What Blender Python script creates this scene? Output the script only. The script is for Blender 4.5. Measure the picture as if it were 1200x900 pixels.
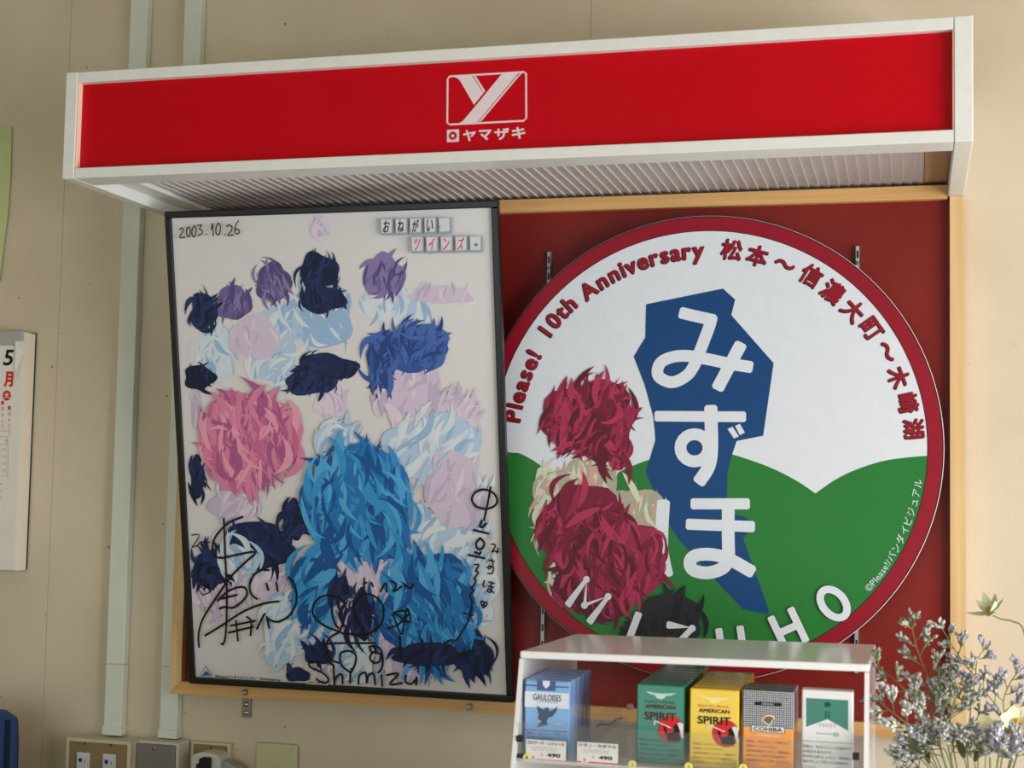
import bpy, bmesh, math, random
from mathutils import Vector, Matrix, geometry
for o in list(bpy.data.objects): bpy.data.objects.remove(o)
SC = bpy.context.scene
COL = SC.collection
random.seed(7)

# ------------------------------------------------------------------ camera
D = 2.15                       # camera to wall, metres
CZ = 1.50                      # eye height
F = 1712.0                     # focal length in pixels of the 1200 px wide frame
YAW, PITCH, ROLL = math.radians(15.374), math.radians(3.921), math.radians(-1.0907)
RM = Matrix.Rotation(YAW, 3, 'Z') @ Matrix.Rotation(PITCH, 3, 'X') @ Matrix.Rotation(ROLL, 3, 'Y')
CAM = Vector((0, -D, CZ))
cam = bpy.data.cameras.new('camera')
cam.sensor_width = 36
cam.lens = F/1200*36
cam.dof.use_dof = True
cam.dof.focus_distance = 2.22
cam.dof.aperture_fstop = 9
camo = bpy.data.objects.new('camera', cam)
COL.objects.link(camo)
cr, cl, cu = RM.col[0], RM.col[1], RM.col[2]
M3 = Matrix((cr, cu, -cl)).transposed()
camo.matrix_world = Matrix.Translation(CAM) @ M3.to_4x4()
SC.camera = camo
SC.view_settings.view_transform = 'Standard'
SC.view_settings.look = 'None'
SC.view_settings.gamma = 1
SC.view_settings.use_curve_mapping = False
SC.view_settings.exposure = 0.10

# ------------------------------------------------------------------ world and daylight
W = bpy.data.worlds.new('sky')
SC.world = W
W.use_nodes = True
W.node_tree.nodes['Background'].inputs[0].default_value = (0.75, 0.85, 1.0, 1)
W.node_tree.nodes['Background'].inputs[1].default_value = 0.6

def area(name, loc, rot, sx, sy, power, col):
    l = bpy.data.lights.new(name, 'AREA')
    l.shape = 'RECTANGLE'; l.size = sx; l.size_y = sy; l.energy = power; l.color = col
    o = bpy.data.objects.new(name, l)
    o.location = loc; o.rotation_euler = rot
    COL.objects.link(o)
    return o
RX0, RX1, RY0, RH = -2.7, 1.45, -4.2, 2.62      # the room: left, right, front (behind the camera), height
# daylight entering by the right-hand shop window
area('daylight_right_window', (RX1-0.02, -1.35, 1.25), (0, math.radians(90), 0), 1.3, 1.7, 58, (1.0, 0.955, 0.915))
# daylight entering by the shop front behind the camera
area('daylight_front_window', (-0.9, RY0+0.02, 1.35), (math.radians(90), 0, 0), 3.0, 1.7, 23, (0.82, 1.0, 0.98))

# ------------------------------------------------------------------ pixel helpers
def ray(x, y):
    return RM @ Vector(((x-600)/F, 1.0, -(y-450)/F))
def at(x, y, d):               # point on the plane parallel to the wall at distance d from the camera
    r = ray(x, y)
    return CAM + r*(d/r.y)

# ------------------------------------------------------------------ materials
def lin(c):
    return tuple((v/12.92 if v <= .04045 else ((v+.055)/1.055)**2.4) for v in [k/255 for k in c])
MATS = {}
def mat(name, col, rough=.6, spec=.4, var=.06, scale=30, metal=0, coat=0, bump=0, bscale=200, trans=0, alpha=1, ior=1.45):
    if name in MATS: return MATS[name]
    m = bpy.data.materials.new(name); m.use_nodes = True
    nt = m.node_tree; b = nt.nodes['Principled BSDF']
    c = lin(col)
    b.inputs['Roughness'].default_value = rough
    b.inputs['Specular IOR Level'].default_value = spec
    b.inputs['Metallic'].default_value = metal
    b.inputs['Coat Weight'].default_value = coat
    b.inputs['Coat Roughness'].default_value = .08
    b.inputs['Transmission Weight'].default_value = trans
    b.inputs['IOR'].default_value = ior
    b.inputs['Alpha'].default_value = alpha
    if var:
        tc = nt.nodes.new('ShaderNodeTexCoord')
        n = nt.nodes.new('ShaderNodeTexNoise'); n.inputs['Scale'].default_value = scale; n.inputs['Detail'].default_value = 4
        r = nt.nodes.new('ShaderNodeMapRange')
        r.inputs['From Min'].default_value = .3; r.inputs['From Max'].default_value = .7
        r.inputs['To Min'].default_value = 1-var; r.inputs['To Max'].default_value = 1+var
        mx = nt.nodes.new('ShaderNodeVectorMath'); mx.operation = 'SCALE'
        mx.inputs[0].default_value = c
        nt.links.new(tc.outputs['Object'], n.inputs['Vector'])
        nt.links.new(n.outputs['Fac'], r.inputs['Value'])
        nt.links.new(r.outputs['Result'], mx.inputs['Scale'])
        nt.links.new(mx.outputs['Vector'], b.inputs['Base Color'])
    else:
        b.inputs['Base Color'].default_value = (*c, 1)
    if bump:
        tc = nt.nodes.new('ShaderNodeTexCoord')
        n = nt.nodes.new('ShaderNodeTexNoise'); n.inputs['Scale'].default_value = bscale
        bp = nt.nodes.new('ShaderNodeBump'); bp.inputs['Strength'].default_value = bump; bp.inputs['Distance'].default_value = .002
        nt.links.new(tc.outputs['Object'], n.inputs['Vector'])
        nt.links.new(n.outputs['Fac'], bp.inputs['Height'])
        nt.links.new(bp.outputs['Normal'], b.inputs['Normal'])
    MATS[name] = m
    return m

def wall_material():
    m = bpy.data.materials.new('painted_wall_panel'); m.use_nodes = True
    nt = m.node_tree; N = nt.nodes; L = nt.links; b = N['Principled BSDF']
    b.inputs['Roughness'].default_value = .55; b.inputs['Specular IOR Level'].default_value = .3
    g = N.new('ShaderNodeNewGeometry')
    n1 = N.new('ShaderNodeTexNoise'); n1.inputs['Scale'].default_value = 3.2; n1.inputs['Detail'].default_value = 6
    n1.inputs['Roughness'].default_value = .6
    L.new(g.outputs['Position'], n1.inputs['Vector'])
    ramp = N.new('ShaderNodeValToRGB')
    ramp.color_ramp.elements[0].position = .32; ramp.color_ramp.elements[0].color = (*lin((201, 188, 165)), 1)
    ramp.color_ramp.elements[1].position = .66; ramp.color_ramp.elements[1].color = (*lin((215, 203, 181)), 1)
    L.new(n1.outputs['Fac'], ramp.inputs['Fac'])
    # fly specks and small brown stains
    v = N.new('ShaderNodeTexVoronoi'); v.inputs['Scale'].default_value = 11; v.inputs['Randomness'].default_value = 1
    v.voronoi_dimensions = '2D'
    sp = N.new('ShaderNodeSeparateXYZ'); cb = N.new('ShaderNodeCombineXYZ'); L.new(g.outputs['Position'], sp.inputs[0])
    L.new(sp.outputs['X'], cb.inputs['X']); L.new(sp.outputs['Z'], cb.inputs['Y']); L.new(cb.outputs[0], v.inputs['Vector'])
    wn = N.new('ShaderNodeTexWhiteNoise'); L.new(v.outputs['Position'], wn.inputs['Vector'])
    thr = N.new('ShaderNodeMapRange'); thr.inputs['From Min'].default_value = .35; thr.inputs['From Max'].default_value = 1
    thr.inputs['To Min'].default_value = 0; thr.inputs['To Max'].default_value = .026
    L.new(wn.outputs['Value'], thr.inputs['Value'])
    lt = N.new('ShaderNodeMath'); lt.operation = 'LESS_THAN'
    L.new(v.outputs['Distance'], lt.inputs[0]); L.new(thr.outputs['Result'], lt.inputs[1])
    sc = N.new('ShaderNodeMath'); sc.operation = 'MULTIPLY'; sc.inputs[1].default_value = .65
    L.new(lt.outputs[0], sc.inputs[0])
    mx = N.new('ShaderNodeMix'); mx.data_type = 'RGBA'
    mx.inputs['B'].default_value = (*lin((92, 66, 40)), 1)
    L.new(sc.outputs[0], mx.inputs['Factor']); L.new(ramp.outputs['Color'], mx.inputs['A'])
    L.new(mx.outputs['Result'], b.inputs['Base Color'])
    n2 = N.new('ShaderNodeTexNoise'); n2.inputs['Scale'].default_value = 180
    L.new(g.outputs['Position'], n2.inputs['Vector'])
    bp = N.new('ShaderNodeBump'); bp.inputs['Strength'].default_value = .12; bp.inputs['Distance'].default_value = .001
    L.new(n2.outputs['Fac'], bp.inputs['Height']); L.new(bp.outputs['Normal'], b.inputs['Normal'])
    return m

def wood_material(name, c1, c2, axis):
    m = bpy.data.materials.new(name); m.use_nodes = True
    nt = m.node_tree; N = nt.nodes; L = nt.links; b = N['Principled BSDF']
    b.inputs['Roughness'].default_value = .5; b.inputs['Specular IOR Level'].default_value = .35
    g = N.new('ShaderNodeNewGeometry'); mp = N.new('ShaderNodeMapping')
    s = [90, 90, 90]; s[axis] = 2.5
    mp.inputs['Scale'].default_value = s
    L.new(g.outputs['Position'], mp.inputs['Vector'])
    n = N.new('ShaderNodeTexNoise'); n.inputs['Scale'].default_value = 1; n.inputs['Detail'].default_value = 5; n.inputs['Distortion'].default_value = .6
    L.new(mp.outputs['Vector'], n.inputs['Vector'])
    r = N.new('ShaderNodeValToRGB')
    r.color_ramp.elements[0].position = .3; r.color_ramp.elements[0].color = (*lin(c1), 1)
    r.color_ramp.elements[1].position = .7; r.color_ramp.elements[1].color = (*lin(c2), 1)
    L.new(n.outputs['Fac'], r.inputs['Fac']); L.new(r.outputs['Color'], b.inputs['Base Color'])
    return m

M_wall = wall_material()
WOODX = wood_material('pine_rail', (196, 148, 90), (216, 172, 112), 0)
WOODZ = wood_material('pine_stile', (206, 170, 118), (224, 192, 142), 2)
WHITE_AL = mat('white_painted_metal', (224, 228, 226), .35, .5, .03, 60)

# ------------------------------------------------------------------ object helpers
def wmat(o):
    b = o.matrix_basis
    return b if o.parent is None else wmat(o.parent) @ o.matrix_parent_inverse @ b
def link(name, me, m=None, parent=None):
    o = bpy.data.objects.new(name, me)
    if m is not None:
        for k in (m if isinstance(m, (list, tuple)) else [m]): me.materials.append(k)
    COL.objects.link(o)
    if parent is not None:
        o.parent = parent
        o.matrix_parent_inverse = wmat(parent).inverted()
    return o
def tag(o, label, cat, group=None):
    o['label'] = label; o['category'] = cat
    if group: o['group'] = group
    return o
def thing(name, label, cat, loc, group=None):
    o = bpy.data.objects.new(name, None); COL.objects.link(o)
    o.empty_display_size = .05
    o.location = loc
    return tag(o, label, cat, group)
def struct(o):
    o['kind'] = 'structure'; return o
def dup(root, off, label=None):
    r = root.copy(); COL.objects.link(r); r.location = root.location + Vector(off)
    if label: r['label'] = label
    for ch in list(root.children):
        c = ch.copy(); COL.objects.link(c); c.parent = r; c.matrix_parent_inverse = ch.matrix_parent_inverse.copy()
        for g in ch.children:
            d = g.copy(); COL.objects.link(d); d.parent = c; d.matrix_parent_inverse = g.matrix_parent_inverse.copy()
    return r

class MB:
    """collects solid pieces into one mesh"""
    def __init__(s): s.bm = bmesh.new()
    def box(s, x0, x1, y0, y1, z0, z1, bev=0, seg=2, M=None):
        r = bmesh.ops.create_cube(s.bm, size=1)
        vs = r['verts']
        for v in vs:
            v.co = Vector((x0+(v.co.x+.5)*(x1-x0), y0+(v.co.y+.5)*(y1-y0), z0+(v.co.z+.5)*(z1-z0)))
        if bev:
            es = list({e for v in vs for e in v.link_edges})
            rb = bmesh.ops.bevel(s.bm, geom=es, offset=bev, segments=seg, affect='EDGES', profile=.5)
            vs = list({v for f in rb['faces'] for v in f.verts} | {v for v in vs if v.is_valid})
        if M is not None:
            for v in vs: v.co = M @ v.co
        return s
    def prism(s, pts, n, th):
        """pts: 3D outline; extruded by th along n"""
        n = Vector(n)*th
        a = [s.bm.verts.new(Vector(p)) for p in pts]
        b = [s.bm.verts.new(Vector(p)+n) for p in pts]
        k = len(pts)
        for i in range(k):
            s.bm.faces.new((a[i], a[(i+1) % k], b[(i+1) % k], b[i]))
        for tri in geometry.tessellate_polygon([[Vector(p) for p in pts]]):
            s.bm.faces.new([a[i] for i in tri]); s.bm.faces.new([b[i] for i in tri])
        return s
    def tube(s, pts, r, n=8, taper=None, cap=True):
        pts = [Vector(p) for p in pts]; rings = []
        for i, p in enumerate(pts):
            t = (pts[min(i+1, len(pts)-1)]-pts[max(i-1, 0)]).normalized()
            a = t.cross(Vector((0.13, 1, 0.21))).normalized(); b = t.cross(a)
            rr = r if taper is None else r+(taper-r)*i/(len(pts)-1)
            rings.append([s.bm.verts.new(p+(a*math.cos(q)+b*math.sin(q))*rr) for q in [2*math.pi*k/n for k in range(n)]])
        for A, B in zip(rings, rings[1:]):
            for k in range(n): s.bm.faces.new((A[k], A[(k+1) % n], B[(k+1) % n], B[k]))
        if cap:
            s.bm.faces.new(rings[0]); s.bm.faces.new(rings[-1])
        return s
    def lathe(s, prof, c, axis=(0, 0, 1), n=24):
        """prof: (radius, height) pairs along axis from point c"""
        c = Vector(c); ax = Vector(axis).normalized()
        a = ax.orthogonal().normalized(); b = ax.cross(a); rings = []
        for r, h in prof:
            rings.append([s.bm.verts.new(c+ax*h+(a*math.cos(q)+b*math.sin(q))*max(r, 1e-5)) for q in [2*math.pi*k/n for k in range(n)]])
        for A, B in zip(rings, rings[1:]):
            for k in range(n): s.bm.faces.new((A[k], A[(k+1) % n], B[(k+1) % n], B[k]))
        s.bm.faces.new(rings[0]); s.bm.faces.new(rings[-1])
        return s
    def build(s, name, m, parent=None, smooth=False):
        bmesh.ops.recalc_face_normals(s.bm, faces=s.bm.faces)
        me = bpy.data.meshes.new(name); s.bm.to_mesh(me); s.bm.free()
        if smooth:
            for p in me.polygons: p.use_smooth = True
        return link(name, me, m, parent)
def box(name, m, parent, *a, bev=0, seg=2, M=None):
    return MB().box(*a, bev=bev, seg=seg, M=M).build(name, m, parent)

def smooth(pts, n=6, closed=False):
    pts = [Vector(p) for p in pts]; out = []; k = len(pts)
    rng = range(k) if closed else range(k-1)
    for i in rng:
        if closed: p0, p1, p2, p3 = (pts[(i+j-1) % k] for j in range(4))
        else: p0, p1, p2, p3 = pts[max(i-1, 0)], pts[i], pts[i+1], pts[min(i+2, k-1)]
        for q in range(n):
            t = q/n
            out.append(.5*((2*p1)+(p2-p0)*t+(2*p0-5*p1+4*p2-p3)*t*t+(3*p1-p0-3*p2+p3)*t**3))
    if not closed: out.append(pts[-1])
    return out

# ---- flat print: shapes lying on a plane
_TXT = {}
def glyphs(body):
    if body in _TXT: return _TXT[body]
    c = bpy.data.curves.new('t', 'FONT'); c.body = body; c.size = 1; c.resolution_u = 3
    o = bpy.data.objects.new('t', c); COL.objects.link(o)
    dg = bpy.context.evaluated_depsgraph_get()
    me = bpy.data.meshes.new_from_object(o.evaluated_get(dg))
    vs = [(v.co.x, v.co.y) for v in me.vertices]; fs = [tuple(p.vertices) for p in me.polygons]
    bpy.data.objects.remove(o); bpy.data.curves.remove(c); bpy.data.meshes.remove(me)
    _TXT[body] = (vs, fs)
    return vs, fs
def adv(ch):
    if ch == ' ': return .3
    a = max(v[0] for v in glyphs('|'+ch+'|')[0]); b = max(v[0] for v in glyphs('||')[0])
    return a-b

class Plane:
    def __init__(s, o, u, v):
        s.o = Vector(o); s.u = Vector(u).normalized(); s.v = Vector(v).normalized(); s.n = s.u.cross(s.v)   # n points to the room
    def p3(s, u, v, h=0): return s.o+s.u*u+s.v*v+s.n*h
    def px(s, x, y):
        r = ray(x, y); t = (s.o-CAM).dot(s.n)/r.dot(s.n); q = CAM+r*t-s.o
        return Vector((q.dot(s.u), q.dot(s.v)))

class Print:
    LAY = .00018; step = True
    def __init__(s, pl, layer):
        s.pl = pl; s.h = layer*s.LAY; s.V = []; s.F = []; s.Mi = []; s.mi = 0
    def _add(s, pts, faces):
        k = len(s.V)
        s.cnt = (getattr(s, 'cnt', 0)+1) % 120 if s.step else 0
        h = s.h+s.cnt*.000003
        s.V += [s.pl.p3(p[0], p[1], h) for p in pts]
        ff = []
        for f in faces:
            ar = sum(pts[f[i]][0]*pts[f[(i+1) % len(f)]][1]-pts[f[(i+1) % len(f)]][0]*pts[f[i]][1] for i in range(len(f)))
            ff.append(tuple(f) if ar >= 0 else tuple(f)[::-1])
        faces = ff
        s.F += [tuple(i+k for i in f) for f in faces]; s.Mi += [s.mi]*len(faces)
    def poly(s, pts):
        pts = [Vector((p[0], p[1], 0)) for p in pts]
        s._add(pts, geometry.tessellate_polygon([pts])); return s
    def pxpoly(s, pts, sm=0, closed=True):
        q = [s.pl.px(*p) for p in pts]
        if sm: q = smooth(q, sm, True)
        return s.poly(q)
    def disc(s, c, rx, ry=None, n=28, rot=0):
        ry = ry or rx; cs, sn = math.cos(rot), math.sin(rot)
        pts = []
        for k in range(n):
            a = 2*math.pi*k/n; x, y = rx*math.cos(a), ry*math.sin(a)
            pts.append((c[0]+x*cs-y*sn, c[1]+x*sn+y*cs))
        s._add(pts, [tuple(range(n))]); return s
    def ring(s, c, r0, r1, n=160, a0=0, a1=2*math.pi):
        pts = []; fs = []
        for k in range(n+1):
            a = a0+(a1-a0)*k/n
            pts += [(c[0]+r0*math.cos(a), c[1]+r0*math.sin(a)), (c[0]+r1*math.cos(a), c[1]+r1*math.sin(a))]
        for k in range(n): fs.append((2*k, 2*k+1, 2*k+3, 2*k+2))
        s._add(pts, fs); return s
    def stroke(s, pts, w, caps=True, w1=None):
        pts = [Vector((p[0], p[1])) for p in pts]; k = len(pts)
        L = []
        for i, p in enumerate(pts):
            t = pts[min(i+1, k-1)]-pts[max(i-1, 0)]
            t = t.normalized() if t.length > 1e-9 else Vector((1, 0))
            n = Vector((-t.y, t.x)); ww = w if w1 is None else w+(w1-w)*i/max(k-1, 1)
            L += [p+n*ww/2, p-n*ww/2]
        for i in range(k-1): s._add(L[2*i:2*i+4], [(0, 1, 3, 2)])
        if caps == 'square':
            for p, q in ((pts[0], pts[1]), (pts[-1], pts[-2])):
                d = (p-q).normalized(); n = Vector((-d.y, d.x)); e = w*.42; r = w*.16
                s._add([p+n*w/2-d*r, p-n*w/2-d*r, p-n*w/2+d*(e-r), p-n*(w/2-r)+d*e, p+n*(w/2-r)+d*e, p+n*w/2+d*(e-r)], [(0, 1, 2, 3, 4, 5)])
        elif caps:
            s.disc(pts[0], w/2, n=12); s.disc(pts[-1], (w if w1 is None else w1)/2, n=12)
        return s
    def pxstroke(s, pts, wpx, sm=0, mpp=.00125, caps=True):
        q = [s.pl.px(*p) for p in pts]
        if sm: q = smooth(q, sm)
        else:
            for p in q[1:-1]: s.disc(p, wpx*mpp/2, n=10)
        return s.stroke(q, wpx*mpp, caps)
    def text(s, body, c, size, rot=0, bold=0, sx=1, align='C', shear=0):
        vs, fs = glyphs(body)
        if not vs: return s
        x0 = min(v[0] for v in vs); x1 = max(v[0] for v in vs); y0 = min(v[1] for v in vs); y1 = max(v[1] for v in vs)
        ox = {'C': (x0+x1)/2, 'L': x0, 'R': x1}[align]; oy = (y0+y1)/2 if align == 'C' else 0
        cs, sn = math.cos(rot), math.sin(rot)
        offs = [(0, 0)] if not bold else [(0, 0)]+[(bold*math.cos(a), bold*math.sin(a)) for a in [math.pi*k/4 for k in range(8)]]
        for dx, dy in offs:
            pts = []
            for x, y in vs:
                X = ((x-ox)*sx+shear*(y-oy))*size+dx; Y = (y-oy)*size+dy
                pts.append((c[0]+X*cs-Y*sn, c[1]+X*sn+Y*cs))
            s._add(pts, fs)
        return s
    def fit(s, body, c, w, h, rot=0, bold=0, shear=0):
        """text scaled to a box of w x h metres"""
        vs, fs = glyphs(body)
        ww = max(v[0] for v in vs)-min(v[0] for v in vs); hh = max(v[1] for v in vs)-min(v[1] for v in vs)
        return s.text(body, c, h/hh, rot, bold, (w/ww)/(h/hh), 'C', shear)
    def glyph_at(s, ch, c, size, up, bold=0, sx=1):
        """single glyph, baseline-centred at c, up vector up"""
        vs, fs = glyphs(ch)
        x0 = min(v[0] for v in vs); x1 = max(v[0] for v in vs)
        rot = math.atan2(-up[0], up[1]); cs, sn = math.cos(rot), math.sin(rot)
        offs = [(0, 0)] if not bold else [(0, 0)]+[(bold*math.cos(a), bold*math.sin(a)) for a in [math.pi*k/4 for k in range(8)]]
        for dx, dy in offs:
            pts = []
            for x, y in vs:
                X = (x-(x0+x1)/2)*size*sx; Y = y*size
                pts.append((c[0]+X*cs-Y*sn+dx, c[1]+X*sn+Y*cs+dy))
            s._add(pts, fs)
        return s
    def build(s, name, m, parent, label=None):
        me = bpy.data.meshes.new(name); me.from_pydata(s.V, [], s.F)
        o = link(name, me, m, parent)
        if any(s.Mi): me.polygons.foreach_set('material_index', s.Mi)
        if label: o['label'] = label
        return o

def ink(name, col): return mat('ink_'+name, col, .45, .3, .02, 80)
BLACK = ink('black', (18, 17, 20)); WHITE = ink('white', (224, 228, 230)); NAVY = ink('navy', (24, 32, 70))

# ================================================================== the room
wall = box('wall_back', mat('wall_core', (176, 160, 134), .8), None, RX0, RX1, .006, .12, 0, RH); struct(wall)
sx = -1.3815; k = 0
xs = [RX0, sx-.91, sx, sx+.905, sx+1.815, RX1]
for a, b in zip(xs, xs[1:]):
    box('wall_panel', M_wall, wall, a+.0003, b-.0003, 0, .006, .10, RH)
struct(box('floor', mat('vinyl_floor', (150, 140, 122), .5, .4, .1, 8), None, RX0, RX1, RY0, .12, -.05, 0))
struct(box('ceiling', mat('ceiling_paint', (178, 162, 136), .8, .2, .03), None, RX0, RX1, RY0, .12, RH, RH+.05))
M_side = mat('side_wall_paint', (206, 192, 160), .7, .2, .05, 5)
struct(box('wall_left', M_side, None, RX0-.1, RX0, RY0, .12, 0, RH))
def holed_wall(name, fixed, lo, hi, w0, w1, z0, z1, axis):
    mb = MB()
    for a, b, c, d in ((lo, w0, 0, RH), (w1, hi, 0, RH), (w0, w1, 0, z0), (w0, w1, z1, RH)):
        if axis == 'x': mb.box(fixed, fixed+.1, a, b, c, d)
        else: mb.box(a, b, fixed-.1, fixed, c, d)
    return struct(mb.build(name, M_side))
holed_wall('wall_right', RX1, RY0, .12, -2.25, -.45, .55, 1.95, 'x')
holed_wall('wall_front', RY0, RX0, RX1, -2.45, .65, .45, 2.25, 'y')
M_alu = mat('window_aluminium', (150, 150, 148), .4, .5, .03, metal=.6)
M_pane = mat('window_glass', (235, 240, 240), .02, .5, 0, trans=1, alpha=.35)
def window(n, axis, fixed, w0, w1, z0, z1):
    mb = MB(); t = .04
    for a, b, c, d in ((w0, w0+t, z0, z1), (w1-t, w1, z0, z1), (w0, w1, z0, z0+t), (w0, w1, z1-t, z1), ((w0+w1)/2-t/2, (w0+w1)/2+t/2, z0, z1)):
        if axis == 'x': mb.box(fixed+.04, fixed+.08, a, b, c, d)
        else: mb.box(a, b, fixed-.08, fixed-.04, c, d)
    o = struct(mb.build('window_%d' % n, M_alu))
    if axis == 'x': box('pane', M_pane, o, fixed+.055, fixed+.06, w0, w1, z0, z1)
    else: box('pane', M_pane, o, w0, w1, fixed-.06, fixed-.055, z0, z1)
window(1, 'x', RX1, -2.25, -.45, .55, 1.95)
window(2, 'y', RY0, -2.45, .65, .45, 2.25)

def Y(d): return d-D           # world y of a plane at camera distance d
def Zc(z): return CZ+z         # world z of a height relative to the eye

# ================================================================== light box sign
FD = 1.7845                    # distance of its front
yf = Y(FD)
bx0, bx1, bz0, bz1 = -1.151, .069, Zc(.4150), Zc(.5670)
lb = thing('light_box_sign', 'long white framed shop sign box with glossy red face and white logo', 'sign', ((bx0+bx1)/2, 0, bz0))
M_inner = mat('cream_inner_edge', (236, 206, 186), .5, .3, .03)
cap = .0185
for x0, x1 in ((bx0, bx0+cap), (bx1-cap-.003, bx1)):
    MB().box(x0, x1, yf, -.0005, bz0, bz1, .0012).build('end_plate', WHITE_AL, lb)
ix0, ix1 = bx0+cap+.0004, bx1-cap-.0034
box('top_rail', WHITE_AL, lb, ix0, ix1, yf+.0006, yf+.03, bz1-.0155, bz1-.0004, bev=.001)
box('bottom_rail', WHITE_AL, lb, ix0, ix1, yf+.0006, yf+.050, bz0+.0004, bz0+.0150, bev=.001)
box('top_cover', mat('grey_zinc', (170, 170, 165), .5, .4, .05), lb, ix0, ix1, yf+.03, -.001, bz1-.006, bz1-.001)
M_red = mat('red_acrylic', (190, 0, 22), .22, .22, .05, 3, coat=.05)
face = box('face_panel', M_red, lb, ix0, ix1, yf+.0118, yf+.015, bz0+.0150, bz1-.0155)
for x0, x1 in ((ix0, ix0+.0012), (ix1-.0012, ix1)):
    box('reveal_strip', M_inner, lb, x0, x1, yf+.001, yf+.0116, bz0+.0151, bz1-.0156)
# ribbed diffuser under the box
sz = Zc(.4355)
M_rib = bpy.data.materials.new('ribbed_diffuser'); M_rib.use_nodes = True
nt = M_rib.node_tree; b = nt.nodes['Principled BSDF']
b.inputs['Base Color'].default_value = (*lin((206, 202, 204)), 1); b.inputs['Roughness'].default_value = .3
tc = nt.nodes.new('ShaderNodeNewGeometry'); wv = nt.nodes.new('ShaderNodeTexWave'); wv.bands_direction = 'Y'
wv.inputs['Scale'].default_value = 75; bpn = nt.nodes.new('ShaderNodeBump'); bpn.inputs['Strength'].default_value = .5; bpn.inputs['Distance'].default_value = .002
nt.links.new(tc.outputs['Position'], wv.inputs['Vector']); nt.links.new(wv.outputs['Fac'], bpn.inputs['Height']); nt.links.new(bpn.outputs['Normal'], b.inputs['Normal'])
sof = box('diffuser', M_rib, lb, ix0+.001, ix1-.001, yf+.0502, -.001, sz+.004, sz+.006)
pitch = .01445; rx0 = ix0+.034; rx1 = ix1-.020
me = None; x = rx0
nrib = int((rx1-rx0)/pitch)
for i in range(nrib):
    if me is None:
        mb = MB()
        mb.prism([(0, 0, .004), (pitch*.98, 0, .004), (pitch*.98, 0, -.0002), (pitch*.80, 0, .0004), (0, 0, .0026)], (0, 1, 0), -.001-yf-.0505)
        o = mb.build('rib', M_rib, sof); me = o.data
    else:
        o = link('rib', me, None, sof)
    o.location = (x, yf+.0505, sz); x += pitch
M_tan = mat('tan_soffit_edge', (178, 150, 118), .5, .3, .05)
box('soffit_edge', WHITE_AL, lb, ix0+.0005, rx0-.001, yf+.0505, -.001, sz-.004, sz+.0035)
box('soffit_edge', M_tan, lb, x+.001, ix1-.0005, yf+.0505, -.001, sz+.0005, sz+.0038)
# logo on the red face
PF = Plane((0, yf+.0118, 0), (1, 0, 0), (0, 0, 1))
def lg(x, y): return (510+x/8.183, 70+y/8.183)
M_logo = ink('logo_white', (226, 214, 222))
pr = Print(PF, 1)
pr.pxpoly([lg(*p) for p in ((626, 152), (648, 135), (800, 127), (700, 247), (405, 597), (205, 615), (235, 606), (264, 588), (300, 548), (463, 352))])
pr.pxpoly([lg(*p) for p in ((820, 124), (858, 114), (838, 126), (815, 146), (448, 582), (428, 594), (414, 597), (770, 176))])
pr.pxpoly([lg(*p) for p in ((165, 160), (350, 155), (375, 185), (462, 322), (372, 432), (245, 212), (225, 185), (200, 172))])
pr.pxpoly([lg(*p) for p in ((362, 158), (384, 154), (408, 184), (480, 300), (466, 318), (388, 190))])
fr = [lg(*p) for p in ((140, 160), (850, 118), (872, 132), (874, 560), (850, 586), (140, 622), (116, 605), (120, 185))]
q = [PF.px(*p) for p in fr]; pr.stroke(q+[q[0]], 18/8.183*.0011)
pr.build('logo_emblem', M_logo, face)
pr = Print(PF, 1)
c0 = PF.px(*lg(170, 730)); s_ = 57/8.183*.00112
pr.pxpoly([lg(*p) for p in ((113, 673), (229, 667), (229, 786), (113, 792))])
pr.build('logo_square', M_logo, face)
pr = Print(PF, 2)
pts = []
for i in range(32):
    a = math.pi*i/16; r = (.0066 if i % 2 == 0 else .0047)
    pts.append((c0.x+r*math.cos(a), c0.y+r*math.sin(a)))
pr.poly(pts).build('logo_sun', M_red, face)
Print(PF, 3).disc(c0, .0021).build('logo_dot', M_logo, face)
for ch, (x, y, w, h) in zip('ヤマザキ', ((328, 728, 122, 106), (478, 722, 120, 98), (637, 712, 140, 108), (800, 702, 128, 112))):
    Print(PF, 1).fit(ch, PF.px(*lg(x, y)), w/8.183*.00110, h/8.183*.00107, bold=.0006).build('lettering', M_logo, face)

# ================================================================== notice board
fd = 2.115                     # front of its timber frame
yb = Y(fd); oX0, oX1 = -.5362*fd, .0331*fd; iX0, iX1 = -.5269*fd, .0237*fd
oZ0, iZ0, iZ1, oZ1 = Zc(-.1610*fd), Zc(-.1517*fd), Zc(.1945*fd), Zc(.2038*fd)
nb = thing('notice_board', 'maroon notice board in a pale timber frame hung on the wall under the red sign', 'board', ((oX0+oX1)/2, 0, oZ0))
M_maroon = mat('maroon_felt_board', (122, 32, 27), .42, .25, .1, 9, bump=.05, bscale=400)
box('backing', M_maroon, nb, iX0-.006, iX1+.006, yb+.013, -.006, iZ0-.006, iZ1+.006)
def quad_prism(name, m, parent, pts, y0, y1):
    return MB().prism([(a, y0, c) for a, c in pts], (0, 1, 0), y1-y0).build(name, m, parent)
quad_prism('frame_rail', WOODX, nb, [(oX0+.0006, oZ0), (oX1-.0006, oZ0), (iX1-.0006, iZ0), (iX0+.0006, iZ0)], yb, -.004)
quad_prism('frame_rail', WOODX, nb, [(iX0, iZ1), (iX1-.0030, iZ1), (iX1-.0030, oZ1), (iX0, oZ1)], yb, -.004)
quad_prism('frame_stile', WOODZ, nb, [(oX0, oZ0), (iX0, iZ0+.0004), (iX0, Zc(.4146)), (oX0, Zc(.4146))], yb, -.004)
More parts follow.
